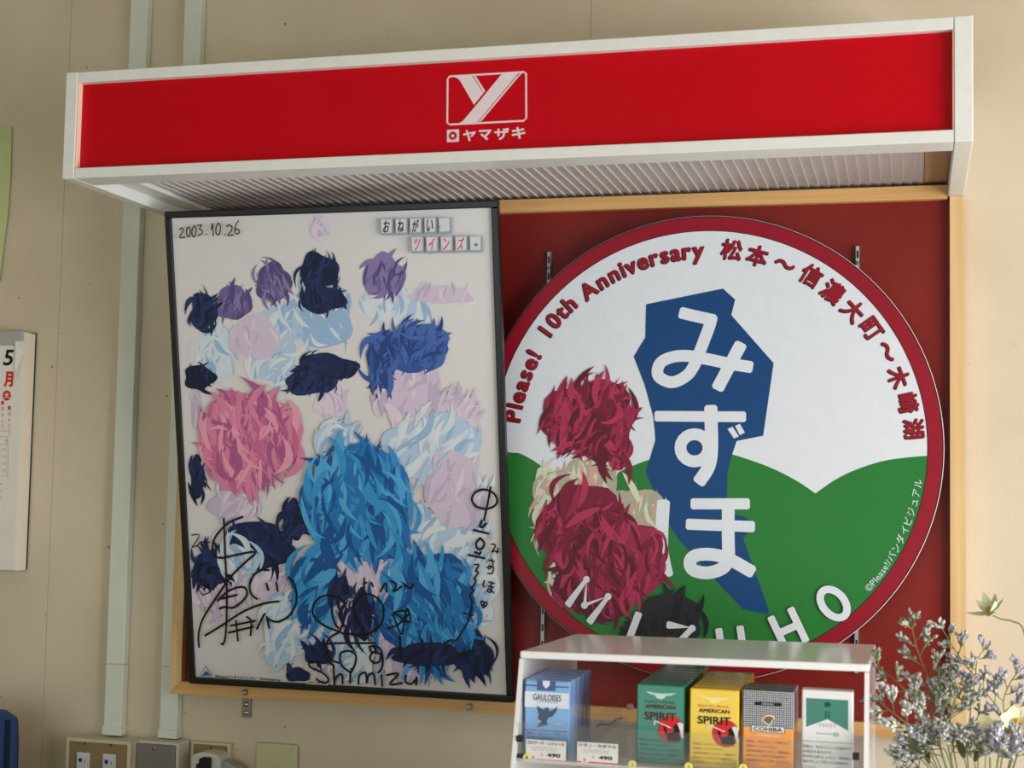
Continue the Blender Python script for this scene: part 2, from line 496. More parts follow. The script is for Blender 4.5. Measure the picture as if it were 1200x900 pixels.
quad_prism('frame_stile', WOODZ, nb, [(oX1, oZ0), (iX1, iZ0+.0004), (iX1, Zc(.4146)), (oX1, Zc(.4146))], yb, -.004)
# galvanised hanger plate with two screws below the frame
M_zinc = mat('zinc_plate', (128, 126, 120), .35, .5, .08, 90, metal=.8)
p = at(288.5, 830, D-.004)
hp = box('hanger_plate', M_zinc, nb, p.x-.0075, p.x+.0075, -.004, -.0004, p.z-.0145, p.z+.018, bev=.0008)
for dz in (-.007, .006):
    MB().lathe([(.0040, 0), (.0040, .0006), (.0026, .0016), (.0008, .002)], (p.x, -.004, p.z+dz), (0, -1, 0), 16).build('screw', mat('screw_steel', (176, 174, 168), .25, .5, 0, metal=.9), hp, True)

# slotted shelf standards fixed to the board
M_std = mat('shelf_standard_steel', (172, 170, 162), .4, .5, .06, 40, metal=.25)
ys = yb+.013
for (xt, yt), (xb, yb_), lab in (((643, 295), (634, 800), 'slotted metal shelf strip on the board at the left of the round sign'),
                               ((1005, 288), (1000, 789), 'slotted metal shelf strip on the board at the right of the round sign')):
    a = at(xt, yt, fd+.005); c = at(xb, yb_, fd+.005)
    st = thing('shelf_standard', lab, 'shelf strip', (a.x, ys, c.z), 'slotted shelf strips on the board')
    mb = MB(); w = .0036
    mb.box(a.x-w, a.x+w, ys-.0062, ys-.005, c.z, a.z)
    mb.box(a.x-w, a.x-w+.001, ys-.0062, ys, c.z, a.z); mb.box(a.x+w-.001, a.x+w, ys-.0062, ys, c.z, a.z)
    mb.build('channel', M_std, st)
    z = a.z-.012
    while z > c.z+.01:
        if z > a.z-.07 or z < c.z+.2:
            box('slot', BLACK, st, a.x-.0014, a.x+.0014, ys-.0064, ys-.0058, z-.0052, z+.0052)
        z -= .025
    MB().lathe([(.0026, 0), (.0024, .0008), (.001, .0012)], (a.x, ys-.0062, a.z-.0245), (0, -1, 0), 12).build('screw', M_zinc, st)

# ================================================================== round sign
rd = 2.092
PS = Plane((-.1392458*rd, Y(rd), Zc(.0285918*rd)), (1, 0, 0), (0, 0, 1))
R0 = .1593157*rd; RW = R0*.934
rs = thing('round_sign', 'large round sign with red rim, green hills, blue lake shape and bold white characters', 'sign', PS.o)
C0 = (0, 0)
mb = MB()
mb.lathe([(R0-.0010, 0), (R0, .0008), (R0, .0070), (R0-.0008, .0078)], PS.p3(0, 0, -.0079), PS.n, 160)
plate = mb.build('plate', mat('sign_edge_plastic', (214, 214, 208), .4, .4, .02), rs)
M_sw = mat('sign_white', (214, 221, 230), .38, .22, .02, 60)
M_sr = mat('sign_red', (142, 20, 40), .38, .22, .02, 60)
M_sg = mat('sign_green', (40, 118, 52), .38, .22, .02, 60)
M_sb = mat('sign_blue', (20, 66, 120), .38, .22, .02, 60)
Print(PS, 1).ring(C0, RW, R0-.0022).build('rim', M_sr, rs)
pr = Print(PS, 2); pr.ring(C0, R0-.0022, R0-.0008).ring(C0, RW-.0006, RW+.0006); pr.build('rim_line', BLACK, rs)
Print(PS, 1).disc(C0, RW, n=160).build('sky_field', M_sw, rs)
# hills: trace of their ridge, closed along the rim
ridge = [PS.px(*p) for p in ((586, 529), (601, 530.5), (613, 533), (640, 551), (672, 590), (700, 567), (730, 551), (757, 540), (785, 532), (815, 528), (840, 529), (860, 533), (900, 546.7), (933, 563), (955.7, 578.3))]
ridge = smooth(ridge[:5], 4)[:-1]+smooth(ridge[4:], 4)
r2 = smooth([PS.px(*p) for p in ((955.7, 578.3), (976, 564), (1000, 551.7), (1033, 540.7), (1066.7, 535.7), (1092, 534))], 4)
line = ridge+r2[1:]
rr = RW-.0003
line = [p if p.length < rr else p.normalized()*rr for p in line]
a0 = math.atan2(line[-1].y, line[-1].x); a1 = math.atan2(line[0].y, line[0].x)-2*math.pi
if a1 > a0: a1 -= 2*math.pi
if a0-a1 > 2*math.pi: a1 += 2*math.pi
line[0] = line[0].normalized()*rr
arc = [(rr*math.cos(a0+(a1-a0)*i/90), rr*math.sin(a0+(a1-a0)*i/90)) for i in range(1, 90)]
Print(PS, 2).poly([tuple(p[:2]) for p in line]+arc).build('hills', M_sg, rs)
def cA(x, y): return (730+x/4.5, 320+y/4.5)
def cB(x, y): return (730+x/3.75, 480+y/3.75)
lake = [cA(122, 165), cA(528, 82), cA(592, 140), cA(572, 222), cA(795, 475), cA(740, 858), cB(500, 138), cB(478, 205), cB(460, 275),
        cB(455, 450), cB(544, 474), cB(550, 482), cB(548, 545), cB(528, 565), (901.2, 716), (899, 720), (871, 714), (845.8, 688), cB(250, 575), cB(213, 522),
        cB(100, 275), cB(143, 135), cA(168, 830), cA(160, 755), cA(115, 590), cA(57, 440), cA(118, 340)]
Print(PS, 3).pxpoly(lake).build('lake', M_sb, rs)
# character left out; a plain cluster of maroon and cream petals fills its place
def petals(pl, layer, cols, spots, n, seed, lim=None, size=(14, 34), parent=None, name='painted_petals', mpp=.00125, bend=.35, rect=None):
    rnd = random.Random(seed)
    pr = Print(pl, layer); h0 = pr.h; pr.step = False
    for j, (cx, cy, rx, ry) in enumerate(spots):      # soft wash under the strokes
        pr.h = h0-.00004+j*.000002; pr.mi = j % len(cols); pts = []
        for k in range(28):
            a = 2*math.pi*k/28; wob = 1+.10*math.sin(3*a+seed)+.07*math.sin(5*a+2*seed+j)
            p = pl.px(cx+rx*1.02*wob*math.cos(a), cy+ry*1.02*wob*math.sin(a))
            if rect: p = Vector((min(max(p.x, rect[0]), rect[1]), min(max(p.y, rect[2]), rect[3])))
            if lim and p.length > lim: p = p.normalized()*lim
            pts.append(p)
        pr.poly(pts)
    for i in range(n):
        cx, cy, rx, ry = spots[rnd.randrange(len(spots))]
        a = rnd.uniform(0, 2*math.pi); q = math.sqrt(rnd.random())
        c = pl.px(cx+rx*q*math.cos(a), cy+ry*q*math.sin(a))
        L = rnd.uniform(*size)*mpp; w = L*rnd.uniform(.12, .26); an = rnd.gauss(math.pi*.45+.5*math.sin(cx*.07+cy*.05), .38); L *= 1.25; b_ = rnd.uniform(-bend, bend)*L
        d = Vector((math.cos(an), math.sin(an))); m = Vector((-d.y, d.x))
        pts = []
        for k in range(9):
            t = k/8; pts.append(c+d*L*(t-.5)+m*(b_*4*t*(1-t)+w/2*math.sin(math.pi*t)**.8))
        for k in range(7, 0, -1):
            t = k/8; pts.append(c+d*L*(t-.5)+m*(b_*4*t*(1-t)-w/2*math.sin(math.pi*t)**.8))
        if lim and any(p.length > lim for p in pts): continue
        if rect and any(not (rect[0] < p.x < rect[1] and rect[2] < p.y < rect[3]) for p in pts): continue
        pr.h = h0+i*.000002
        pr.mi = rnd.randrange(len(cols)); pr.poly(pts)
    o = pr.build(name, cols, parent); o['kind'] = 'stuff'
    return o
mr = [ink('wine', (148, 36, 74)), ink('wine_dark', (92, 22, 44)), ink('wine_mid', (170, 48, 88)), ink('wine_deep', (118, 26, 52))]
cr_ = [ink('cream', (206, 208, 188)), ink('cream_shade', (168, 166, 146)), ink('blush', (206, 158, 146))]
dk = [ink('charcoal', (40, 38, 42)), ink('soot', (28, 26, 30))]
petals(PS, 4.5, cr_, [(640, 590, 14, 45), (745, 600, 36, 28), (655, 690, 14, 20), (690, 560, 30, 20)], 150, 3, RW, (16, 38), rs)
petals(PS, 7, mr, [(690, 490, 50, 44), (690, 490, 42, 40), (722, 500, 16, 50), (680, 625, 46, 60), (725, 660, 56, 46), (700, 690, 50, 34)], 420, 4, RW, (16, 44), rs)
petals(PS, 13, dk, [(790, 725, 34, 26), (760, 745, 30, 12)], 90, 5, RW, (14, 34), rs)
# big white characters
T = 16
def strokes(name, lst, layer=6, m=None):
    pr = Print(PS, layer)
    for pts, w, sm in lst: pr.pxstroke(pts, w, sm, .00125, 'square')
    return pr.build(name, m or M_sw, rs)
strokes('character', [
    ([cA(*p) for p in ((322, 213), (380, 227), (466, 246))], 13.6, 0),
    ([cA(*p) for p in ((466, 246), (455, 285), (402, 425), (380, 480), (338, 540), (262, 576), (196, 552), (183, 512), (205, 468), (270, 441), (350, 438), (450, 455), (560, 478), (660, 494))], 13.6, 5),
    ([cA(*p) for p in ((614, 392), (508, 592))], 14.5, 0)])
circ = [cB(315+62*math.cos(a), 168+60*math.sin(a)) for a in [math.pi*2*i/20 for i in range(21)]]
strokes('character', [
    ([cA(190, 755), cA(626, 758)], 12.2, 0),
    ([cB(*p) for p in ((387, 4), (388, 60), (390, 150), (386, 215), (372, 262), (343, 306))], 15, 4),
    (circ, 13.6, 0)])
pr = Print(PS, 6)
pr.pxpoly([cB(*p) for p in ((460, 85), (482, 75), (510, 118), (488, 127))]).pxpoly([cB(*p) for p in ((493, 72), (514, 62), (536, 101), (514, 113))]).build('character_mark', M_sw, rs)
strokes('character', [
    ([cB(*p) for p in ((178, 420), (172, 520), (172, 620), (190, 712))], 15, 4),
    ([cB(318, 414), cB(538, 414)], 12.6, 0), ([cB(297, 504), cB(560, 514)], 12.6, 0),
    ([cB(*p) for p in ((463, 425), (463, 560), (463, 650), (440, 695), (375, 717), (312, 706), (294, 672), (318, 642), (385, 636), (462, 655), (556, 706))], 14.4, 5)])
# MIZUHO along the lower rim
def arcpos(x, y):
    p = PS.px(x, y); return p
LET = {'M': [[(0, 0), (0, 1), (.5, .28), (1, 1), (1, 0)]], 'I': [[(.5, 0), (.5, 1)]], 'Z': [[(0, 1), (.9, 1), (0, 0), (.95, 0)]],
       'U': [[(0, 1), (0, .35), (.12, .1), (.42, 0), (.72, .1), (.84, .35), (.84, 1)]], 'H': [[(0, 0), (0, 1)], [(.84, 0), (.84, 1)], [(0, .5), (.84, .5)]],
       'O': [[(.5+.5*math.cos(a), .5+.5*math.sin(a)) for a in [2*math.pi*i/24 for i in range(25)]]]}
def big_letters(layer, w, m, name):
    for ch, (x, y) in zip('MIZUHO', ((690, 703), (742, 737), (797, 752), (858, 756), (924, 737), (977, 707))):
        pr = Print(PS, layer)
        c = PS.px(x, y); up = -c.normalized(); rt = Vector((up.y, -up.x))
        cw, chh = {'O': (.030, .044), 'M': (.040, .044)}.get(ch, (.036, .043))
        for st in LET[ch]:
            xs_ = [p[0] for l in LET[ch] for p in l]; mid = (min(xs_)+max(xs_))/2
            pts = [c+rt*(p[0]-mid)*cw+up*(p[1]-.5)*chh for p in st]
            for p in pts[1:-1]: pr.disc(p, w/2, n=10)
            pr.stroke(pts, w, 'square')
        pr.build(name, m, rs)
big_letters(T-1, .0116, BLACK, 'letter_outline')
big_letters(T, .0104, M_sw, 'lettering')
# text running round the upper rim
def arc_text(body, p_start, p_end, size, bold, layer, m, name, inward=False, rad=None, shift=(0, 0), sx=1):
    a, b = PS.px(*p_start), PS.px(*p_end)
    ra = rad or (a.length+b.length)/2
    A, B = math.atan2(a.y, a.x), math.atan2(b.y, b.x)
    if not inward and B > A: B -= 2*math.pi
    ws = [adv(ch) for ch in body]; tot = sum(ws)
    pos = []; acc = 0
    for w in ws: pos.append(acc+w/2); acc += w
    lo, hi = pos[0], pos[-1]
    pr = Print(PS, layer)
    for ch, q in zip(body, pos):
        if ch == ' ': continue
        t = A+(B-A)*(q-lo)/(hi-lo); r = Vector((math.cos(t), math.sin(t)))
        up = -r if inward else r
        pr.glyph_at(ch, (r.x*ra+shift[0]-up.x*size*.35, r.y*ra+shift[1]-up.y*size*.35), size, up, bold, sx)
    return pr.build(name, m, rs)
for lay, m, bd, sh, nm in ((3, mat('ink_dark_outline', (40, 14, 24), .45, .3, 0), .0017, (-.0012, -.0010), 'lettering_shadow'), (4.5, M_sr, .0011, (0, 0), 'lettering')):
    arc_text('Please!', (601, 487), (627, 415), .034, bd, lay, m, nm, shift=sh)
    arc_text('10th', (639, 388), (668, 356), .034, bd, lay, m, nm, shift=sh)
    arc_text('Anniversary', (688, 337), (819, 296), .034, bd, lay, m, nm, shift=sh)
    for ch, x, y, s_ in (('松', 858, 293, .031), ('本', 888, 300, .031), ('〜', 920, 310, .031), ('信', 951, 323, .031), ('濃', 976, 342, .031), ('大', 1000, 364, .031), ('町', 1022, 385, .031), ('〜', 1040, 412, .031), ('木', 1053, 442, .030), ('崎', 1064, 472, .029), ('湖', 1071, 502, .029)):
        p = PS.px(x, y); up = p.normalized()
        Print(PS, lay).glyph_at(ch, p-up*s_*.36+Vector(sh), s_, up, bd*.75).build(nm, m, rs)
arc_text('©Please!/バンダイビジュアル', (1017, 687), (1078, 567), .0128, 0, 4, M_sw, 'fine_print', inward=True)

# ================================================================== framed poster
P_bl, P_br = Vector((-1.094, Y(2.103), Zc(-.3215))), Vector((-.567, Y(2.103), Zc(-.3215)))
P_tl = Vector((-1.0965, Y(1.976), Zc(.4029)))
PW = (P_br-P_bl).length; PH = (P_tl-P_bl).length
PP = Plane(P_bl, (1, 0, 0), (P_tl-P_bl))
po = thing('framed_poster', 'tall poster in thin black frame leaning forward, signed in black marker', 'poster', (P_bl+P_br)/2)
M_bf = mat('black_frame', (20, 20, 22), .3, .5, .05, 60)
MP = Matrix((PP.u, PP.v, PP.n)).transposed().to_4x4(); MP.translation = PP.o
fw = .0105
for nm, a in (('frame_rail', (0, PW, 0, fw)), ('frame_rail', (0, PW, PH-fw, PH)), ('frame_stile', (0, fw, fw, PH-fw)), ('frame_stile', (PW-fw, PW, fw, PH-fw))):
    box(nm, M_bf, po, a[0], a[1], a[2], a[3], -.012, .0005, bev=.0016, seg=2, M=MP)
M_paper = mat('poster_paper', (214, 212, 214), .28, .4, .015, 20, coat=.1, bump=.06, bscale=5)
MB().box(fw-.002, PW-fw+.002, fw-.002, PH-fw+.002, -.009, -.004, M=MP).build('sheet', M_paper, po)
sheet = po.children[-1]
PQ = Plane(PP.p3(0, 0, -.0039), PP.u, PP.v)
# plain stand-in for the artwork: clusters of painted petals in its colours
def cl(name, cols): return [ink(name+str(i), c) for i, c in enumerate(cols)]
c_navy = cl('ultra', [(26, 38, 78), (34, 50, 98), (20, 28, 58)])
c_pale = cl('pale', [(176, 200, 226), (204, 218, 230), (150, 182, 218), (214, 222, 230)])
c_lil = cl('lilac', [(206, 192, 216), (190, 176, 206), (218, 206, 222)])
c_vio = cl('violet', [(110, 96, 150), (84, 76, 130), (136, 120, 170)])
c_pink = cl('pink', [(214, 128, 164), (196, 104, 146), (228, 154, 180), (168, 90, 140)])
c_cyan = cl('azure', [(36, 116, 186), (54, 146, 208), (24, 84, 150), (80, 166, 220)])
c_blue = cl('cobalt', [(52, 84, 156), (40, 66, 132), (70, 104, 176)])
lay = [1.0]
def cluster(cols, spots, n, seed, size=(14, 34)):
    petals(PQ, lay[0], cols, spots, n, seed, None, size, po, 'painted_petals', .0013, .35, (fw+.002, PW-fw-.002, fw+.002, PH-fw-.002))
    lay[0] += n*.000002/Print.LAY+.5
cluster(c_pale, [(322, 405, 30, 45), (255, 410, 22, 30), (375, 370, 42, 36), (465, 360, 40, 18)], 150, 11)
cluster(c_lil, [(520, 345, 36, 10), (375, 265, 8, 12), (390, 470, 20, 18), (300, 395, 30, 25), (232, 480, 6, 26)], 60, 12, (10, 24))
cluster(c_vio, [(275, 355, 20, 20), (322, 330, 20, 22), (452, 322, 24, 24)], 110, 13, (10, 24))
cluster(c_navy, [(385, 430, 34, 16), (365, 448, 30, 14), (375, 318, 22, 22), (380, 350, 26, 16), (240, 365, 15, 22), (235, 442, 18, 14), (232, 560, 8, 26), (445, 440, 12, 20)], 190, 14, (10, 26))
cluster(c_lil, [(480, 460, 36, 38), (530, 480, 28, 20)], 80, 15)
cluster(c_blue, [(480, 408, 46, 24), (450, 425, 18, 26), (500, 400, 26, 22)], 120, 16)
cluster(c_pale, [(510, 525, 56, 40), (545, 600, 24, 60), (560, 690, 12, 44), (500, 640, 40, 40), (400, 515, 24, 14)], 240, 17, (18, 44))
cluster(c_lil, [(535, 575, 30, 44), (275, 590, 26, 20), (255, 690, 34, 26), (310, 680, 24, 24)], 130, 18, (16, 34))
cluster(c_navy, [(300, 640, 44, 28), (250, 665, 24, 20), (345, 610, 12, 24), (350, 790, 14, 8), (560, 770, 16, 22)], 130, 19, (16, 40))
cluster(c_pale, [(330, 740, 20, 40), (360, 730, 30, 36), (280, 655, 20, 16)], 90, 20, (18, 40))
cluster(c_pink, [(294, 516, 58, 54), (294, 516, 44, 42)], 280, 21, (16, 42))
cluster(c_lil, [(430, 690, 50, 40), (480, 760, 40, 30), (400, 760, 20, 30)], 150, 22, (18, 40))
cluster(c_pale, [(480, 720, 30, 30), (420, 770, 20, 26)], 70, 23, (18, 40))
cluster(c_cyan, [(424, 590, 62, 66), (424, 590, 50, 54), (505, 715, 52, 66), (372, 690, 20, 40)], 480, 24, (18, 52))
cluster(c_navy, [(505, 765, 40, 14), (400, 690, 14, 14), (425, 720, 12, 30), (375, 765, 16, 12)], 70, 25, (14, 36))
# title tiles
M_tile = ink('tile', (212, 214, 218)); M_tsh = ink('tile_shade', (150, 164, 178)); M_pk = ink('pink_letter', (226, 72, 124))
T1 = max(lay[0], 6)+.5
def tl(x, y): return (430+x/7.5, 240+y/7.5)
def tile(x, y, ch, m, w=110, h=146):
    Print(PQ, T1).pxpoly([tl(x-w/2, y-h/2), tl(x+w/2, y-h/2-4), tl(x+w/2, y+h/2-4), tl(x-w/2, y+h/2)]).build('title_tile', M_tsh, po)
    Print(PQ, T1+.6).pxpoly([tl(x-w/2+1, y-h/2+4), tl(x+w/2-14, y-h/2+2), tl(x+w/2-16, y+h/2-26), tl(x-w/2+8, y+h/2-22)]).build('title_tile_face', M_tile, po)
    if ch: Print(PQ, T1+1.2).fit(ch, PQ.px(*tl(x-6, y-8)), 52/7.5*.0013, 100/7.5*.0013, bold=.0003, shear=.12).build('lettering', m, po)
for i, ch in enumerate('おねがい '): tile(204+i*127, 190-i*3.5, ch.strip(), BLACK)
for i, ch in enumerate('ツインズ '): tile(472+i*128, 346-i*2.2, ch.strip(), M_pk)
Print(PQ, T1+1.2).disc(PQ.px(*tl(668, 184)), .0014, .0014).build('title_mark', M_tsh, po)
Print(PQ, T1+1.2).disc(PQ.px(*tl(984, 340)), .0028, .0024).build('title_mark', ink('title_blue', (70, 140, 200)), po)
# the handwritten date, in brown marker
M_brn = ink('brown_marker', (78, 58, 26))
def dt(x, y): return (200+x/8.571, 240+y/8.571)
dates = [[(124, 248), (145, 232), (160, 245), (150, 275), (125, 328), (178, 322)], [(215, 220), (195, 250), (198, 300), (215, 318), (232, 290), (230, 240), (215, 220)],
         [(272, 208), (250, 250), (252, 305), (270, 320), (288, 285), (288, 230), (272, 208)], [(308, 206), (345, 200), (325, 238), (350, 255), (350, 285), (312, 306)],
         [(393, 293), (397, 295)], [(442, 245), (456, 185), (460, 250), (462, 310)], [(510, 182), (490, 230), (492, 285), (515, 296), (534, 250), (528, 195), (510, 182)],
         [(581, 298), (586, 299)], [(596, 215), (622, 200), (650, 222), (640, 260), (608, 304), (665, 298)], [(716, 158), (690, 195), (678, 250), (690, 285), (718, 284), (722, 255), (700, 240), (680, 255)]]
pr = Print(PQ, T1+1)
for s_ in dates: pr.pxstroke([dt(*p) for p in s_], 1.6, 4, .0013)
pr.build('date_writing', M_brn, po)
# marker signatures
def a6(x, y): return (210+x/4.286, 600+y/4.286)
def a7(x, y): return (350+x/4.8, 660+y/4.8)
def a8(x, y): return (520+x/4.286, 550+y/4.286)
sigs = [
 (a6, 1.4, [[(75, 112), (105, 108), (110, 122), (85, 160), (78, 172), (100, 165), (125, 145), (165, 148)], [(158, 122), (140, 175)],
            [(100, 270), (135, 262)], [(118, 248), (105, 308)], [(140, 255), (170, 250)], [(150, 280), (180, 272), (150, 300), (178, 298)], [(160, 265), (158, 305)],
            [(130, 412), (106, 380), (112, 366), (130, 376), (134, 384), (148, 366), (172, 372), (166, 395), (130, 412)]]),
 (a6, 2.6, [[(236, 30), (242, 200), (250, 420), (244, 600), (232, 655), (222, 656)], [(330, 20), (260, 50), (200, 110), (178, 170), (190, 215), (230, 225), (300, 210), (395, 195), (340, 250), (270, 320), (200, 420), (130, 530), (108, 610), (110, 672)],
            [(205, 440), (260, 390), (330, 370), (352, 400), (330, 440), (280, 475), (240, 470), (215, 480)], [(225, 430), (300, 410)], [(140, 615), (230, 560), (330, 495), (430, 455), (510, 442)],
            [(260, 600), (300, 590), (380, 570)], [(295, 540), (305, 640)], [(350, 520), (372, 545), (368, 612)], [(270, 565), (390, 540)], [(400, 580), (430, 520), (440, 505)], [(450, 520), (462, 575)], [(455, 530), (500, 545), (555, 520), (590, 470), (600, 420), (590, 360), (560, 320)],
            [(400, 430), (370, 400), (368, 340), (410, 290), (460, 285)], [(448, 352), (458, 385)], [(498, 348), (505, 390)]]),
 (a7, 2.4, [[(240, 375), (160, 345), (100, 295), (90, 240), (130, 185), (190, 172), (250, 195), (276, 250), (262, 320), (245, 378), (300, 388), (370, 394), (450, 360), (485, 300), (480, 225), (440, 178), (390, 165), (340, 195), (318, 250), (335, 310), (380, 365)],
            [(195, 215), (200, 280), (215, 330), (235, 356)], [(235, 380), (185, 410), (165, 455), (175, 510), (205, 540), (235, 550)], [(165, 445), (250, 440), (440, 440)], [(300, 605), (255, 570), (240, 520), (255, 490), (300, 485), (330, 510), (325, 560), (300, 610)],
            [(405, 460), (440, 455), (470, 475), (482, 530), (475, 580), (455, 605)], [(410, 470), (420, 490), (445, 480), (430, 460)], [(470, 500), (430, 490), (410, 520), (430, 550), (465, 540), (470, 510)]]),
 (a7, 2.4, [[(125, 548), (70, 552), (78, 578), (140, 605), (175, 640), (165, 662), (125, 655), (110, 640)], [(205, 565), (210, 672), (215, 640), (240, 615), (255, 625), (255, 668)], [(300, 610), (298, 662)], [(303, 585), (305, 586)], [(345, 668), (350, 622), (385, 605), (392, 665), (400, 622), (430, 610), (438, 672)], [(475, 620), (478, 680)], [(505, 618), (570, 610), (520, 670), (590, 662)], [(612, 620), (610, 655), (640, 668), (668, 640), (672, 628), (668, 672)]]),
 (a7, 2.2, [[(508, 358), (575, 330), (632, 262), (545, 268), (560, 330), (590, 388), (618, 240), (635, 322), (545, 268)], [(578, 402), (582, 525)], [(375, 108), (392, 100)], [(380, 75), (378, 135)], [(420, 100), (428, 120)], [(470, 150), (500, 100), (505, 150)], [(530, 90), (560, 110), (545, 150), (590, 120)], [(600, 105), (640, 130), (655, 105)]]),
 (a8, 2.6, [[(215, 190), (170, 175), (150, 140), (170, 105), (215, 92), (260, 110), (278, 150), (255, 180), (215, 190)], [(245, 80), (230, 160), (212, 245)], [(200, 248), (190, 275), (205, 280), (220, 262)], [(160, 295), (232, 312)], [(192, 335), (172, 360), (178, 388), (200, 388), (212, 360), (192, 335)], [(165, 405), (180, 412)], [(195, 405), (188, 418)], [(135, 420), (212, 436)]]),
 (a8, 1.9, [[(165, 468), (185, 470), (168, 500), (182, 505), (160, 540), (170, 548), (148, 590), (160, 595), (140, 625), (150, 650), (145, 700), (120, 770), (70, 845), (15, 888)], [(105, 710), (155, 722)]]),
 (a8, 1.7, [[(248, 365), (268, 372), (250, 405), (262, 400), (285, 405)], [(282, 385), (275, 410)], [(235, 445), (262, 452)], [(250, 440), (255, 470), (235, 490), (232, 478), (258, 480), (250, 512), (230, 512)], [(212, 548), (205, 570), (212, 580)], [(235, 555), (262, 562)], [(230, 575), (258, 582)], [(248, 555), (245, 605), (228, 600), (235, 588), (260, 610)],
            [(205, 685), (195, 655), (205, 652), (212, 662), (222, 655), (225, 668), (205, 685), (205, 668), (212, 672)]])]
for f, w, lst in sigs:
    pr = Print(PQ, T1+1)
    for s_ in lst: pr.pxstroke([f(*p) for p in s_], w, 4, .0013)
    pr.build('signature', BLACK, po)['kind'] = 'stuff'
# fine print and triangle mark
pr = Print(PQ, T1+1); tri = [(a6(*p)) for p in ((144, 768), (112, 820), (178, 823))]
q = [PQ.px(*p) for p in tri]; pr.stroke(q+[q[0]], .0012); pr.pxpoly([a6(*p) for p in ((130, 808), (146, 790), (160, 806), (170, 816), (120, 816))]); pr.build('triangle_mark', ink('mark_blue', (40, 100, 170)), po)
def along(body, p, qd, size, m, layer=T1+1, bold=.0002):
    a, b_ = PQ.px(*p), PQ.px(*qd); d = b_-a
    return Print(PQ, layer).fit(body, (a+b_)/2, d.length, size, math.atan2(d.y, d.x), bold).build('fine_print', m, po)
along('©Please!/バンダイビジュアル', a6(190, 818), a6(392, 829), .0042, BLACK)
along('Illustrated by', a6(415, 831), a6(518, 839), .0042, BLACK)
Print(PQ, T1+1).pxpoly([a6(650, 838), a6(755, 845), a6(755, 861), a6(650, 855)]).build('caption_patch', ink('caption', (214, 212, 200)), po)
along('NOT FOR SALE', a6(656, 847), a6(748, 852), .0026, BLACK, T1+1.6)

# ================================================================== clear push pins under the poster
M_clear = mat('clear_plastic', (238, 236, 232), .08, .5, 0, trans=.85, ior=1.3)
def pin(x, y, label, y0=None):
    p = at(x, y, fd); yy = yb if y0 is None else y0
    t = thing('push_pin', label, 'pin', (p.x, yy, p.z), 'clear push pins')
    MB().lathe([(.0048, 0), (.0050, .001), (.0026, .002), (.0022, .006), (.0040, .0075), (.0044, .0095), (.002, .0100)], (p.x, yy-.0010, p.z), (0, -1, 0), 18).build('head', M_clear, t, True)
    MB().lathe([(.0006, 0), (.0006, .003)], (p.x, yy+.001, p.z), (0, -1, 0), 8).build('needle', M_zinc, t)
pin(288, 811, 'clear push pin in the timber frame above the small metal hanger plate')
pin(551, 828, 'clear push pin in the timber frame near the lower right poster corner')
pin(739, 827, 'clear push pin in the timber frame seen through the cigarette rack')

# ================================================================== cable trunking, switches and sockets on the wall
M_con = mat('trunking_plastic', (214, 222, 212), .4, .4, .04, 14)
M_con2 = mat('trunking_base', (196, 184, 160), .5, .3, .04, 14)
def trunk(xl, xr, y, label, zb, zt, joint):
    a, c = at(xl, y, D-.016).x, at(xr, y, D-.016).x
    t = thing('cable_trunking', label, 'cable duct', ((a+c)/2, 0, zb), 'white cable ducts on the wall')
    wdt = c-a
    box('cover', M_con, t, a, c, -.017, -.0005, joint+.0005, zt, bev=.0015)
    box('cover', M_con, t, a, c, -.017, -.0005, zb+.002, joint-.0005, bev=.0015)
    box('joint_line', M_con2, t, a+.0007, c-.0007, -.0164, -.0006, joint-.0012, joint+.0012)
    box('bottom_sleeve', M_con, t, a-.0015, c+.0015, -.0195, -.0005, zb, zb+.0145, bev=.0015)
    return t
zb1 = at(130, 862, D-.02).z; zb2 = at(198, 866, D-.02).z
trunk(121.7, 142.5, 848, 'pale cable duct left of the board running down to the two switches', zb1, RH-.001, at(127, 778, D-.016).z)
trunk(187, 207.5, 848, 'pale cable duct half hidden by the poster edge, ending at the grey box', zb2, RH-.001, at(193, 781, D-.016).z)

M_cream = mat('cream_plastic', (206, 196, 158), .4, .4, .03, 20)
M_brown = mat('bronze_plate', (140, 120, 88), .4, .4, .06, 60)
M_mb = mat('wall_box_plastic', (206, 206, 194), .45, .4, .04, 20)
yF = Y(D-.045)
a = at(79, 864, D-.046); c = at(154, 869, D-.046)
s = thing('switch_box', 'surface mounted brown switch plate with two blue dotted rocker switches', 'switch', ((a.x+c.x)/2, 0, a.z-.12))
box('back_box', M_mb, s, a.x+.002, c.x+.004, yF+.006, -.0005, a.z-.12, a.z-.001, bev=.003)
fr_ = MB(); t_ = .004
for x0, x1, z0, z1 in ((a.x, a.x+.0035, a.z-.12, a.z), (c.x-.006, c.x, a.z-.12, a.z), (a.x+.0035, c.x-.006, a.z-.005, a.z), (a.x+.0035, c.x-.006, a.z-.12, a.z-.115)): fr_.box(x0, x1, yF-.002, yF+.006, z0, z1)
fr_.build('surround', M_cream, s)
box('plate', M_brown, s, a.x+.003, c.x-.005, yF, yF+.005, a.z-.117, a.z-.004)
for px_, py_ in ((99, 871.5), (129.5, 873)):
    p = at(px_, py_, D-.046)
    MB().lathe([(.0022, 0), (.002, .0006), (.0008, .001)], (p.x, yF, p.z), (0, -1, 0), 12).build('screw', mat('dull_screw', (84, 74, 58), .4, .5, 0, metal=.6), s)
M_swi = mat('switch_white', (206, 210, 200), .35, .4, .02)
M_dot = ink('blue_dot', (22, 48, 190))
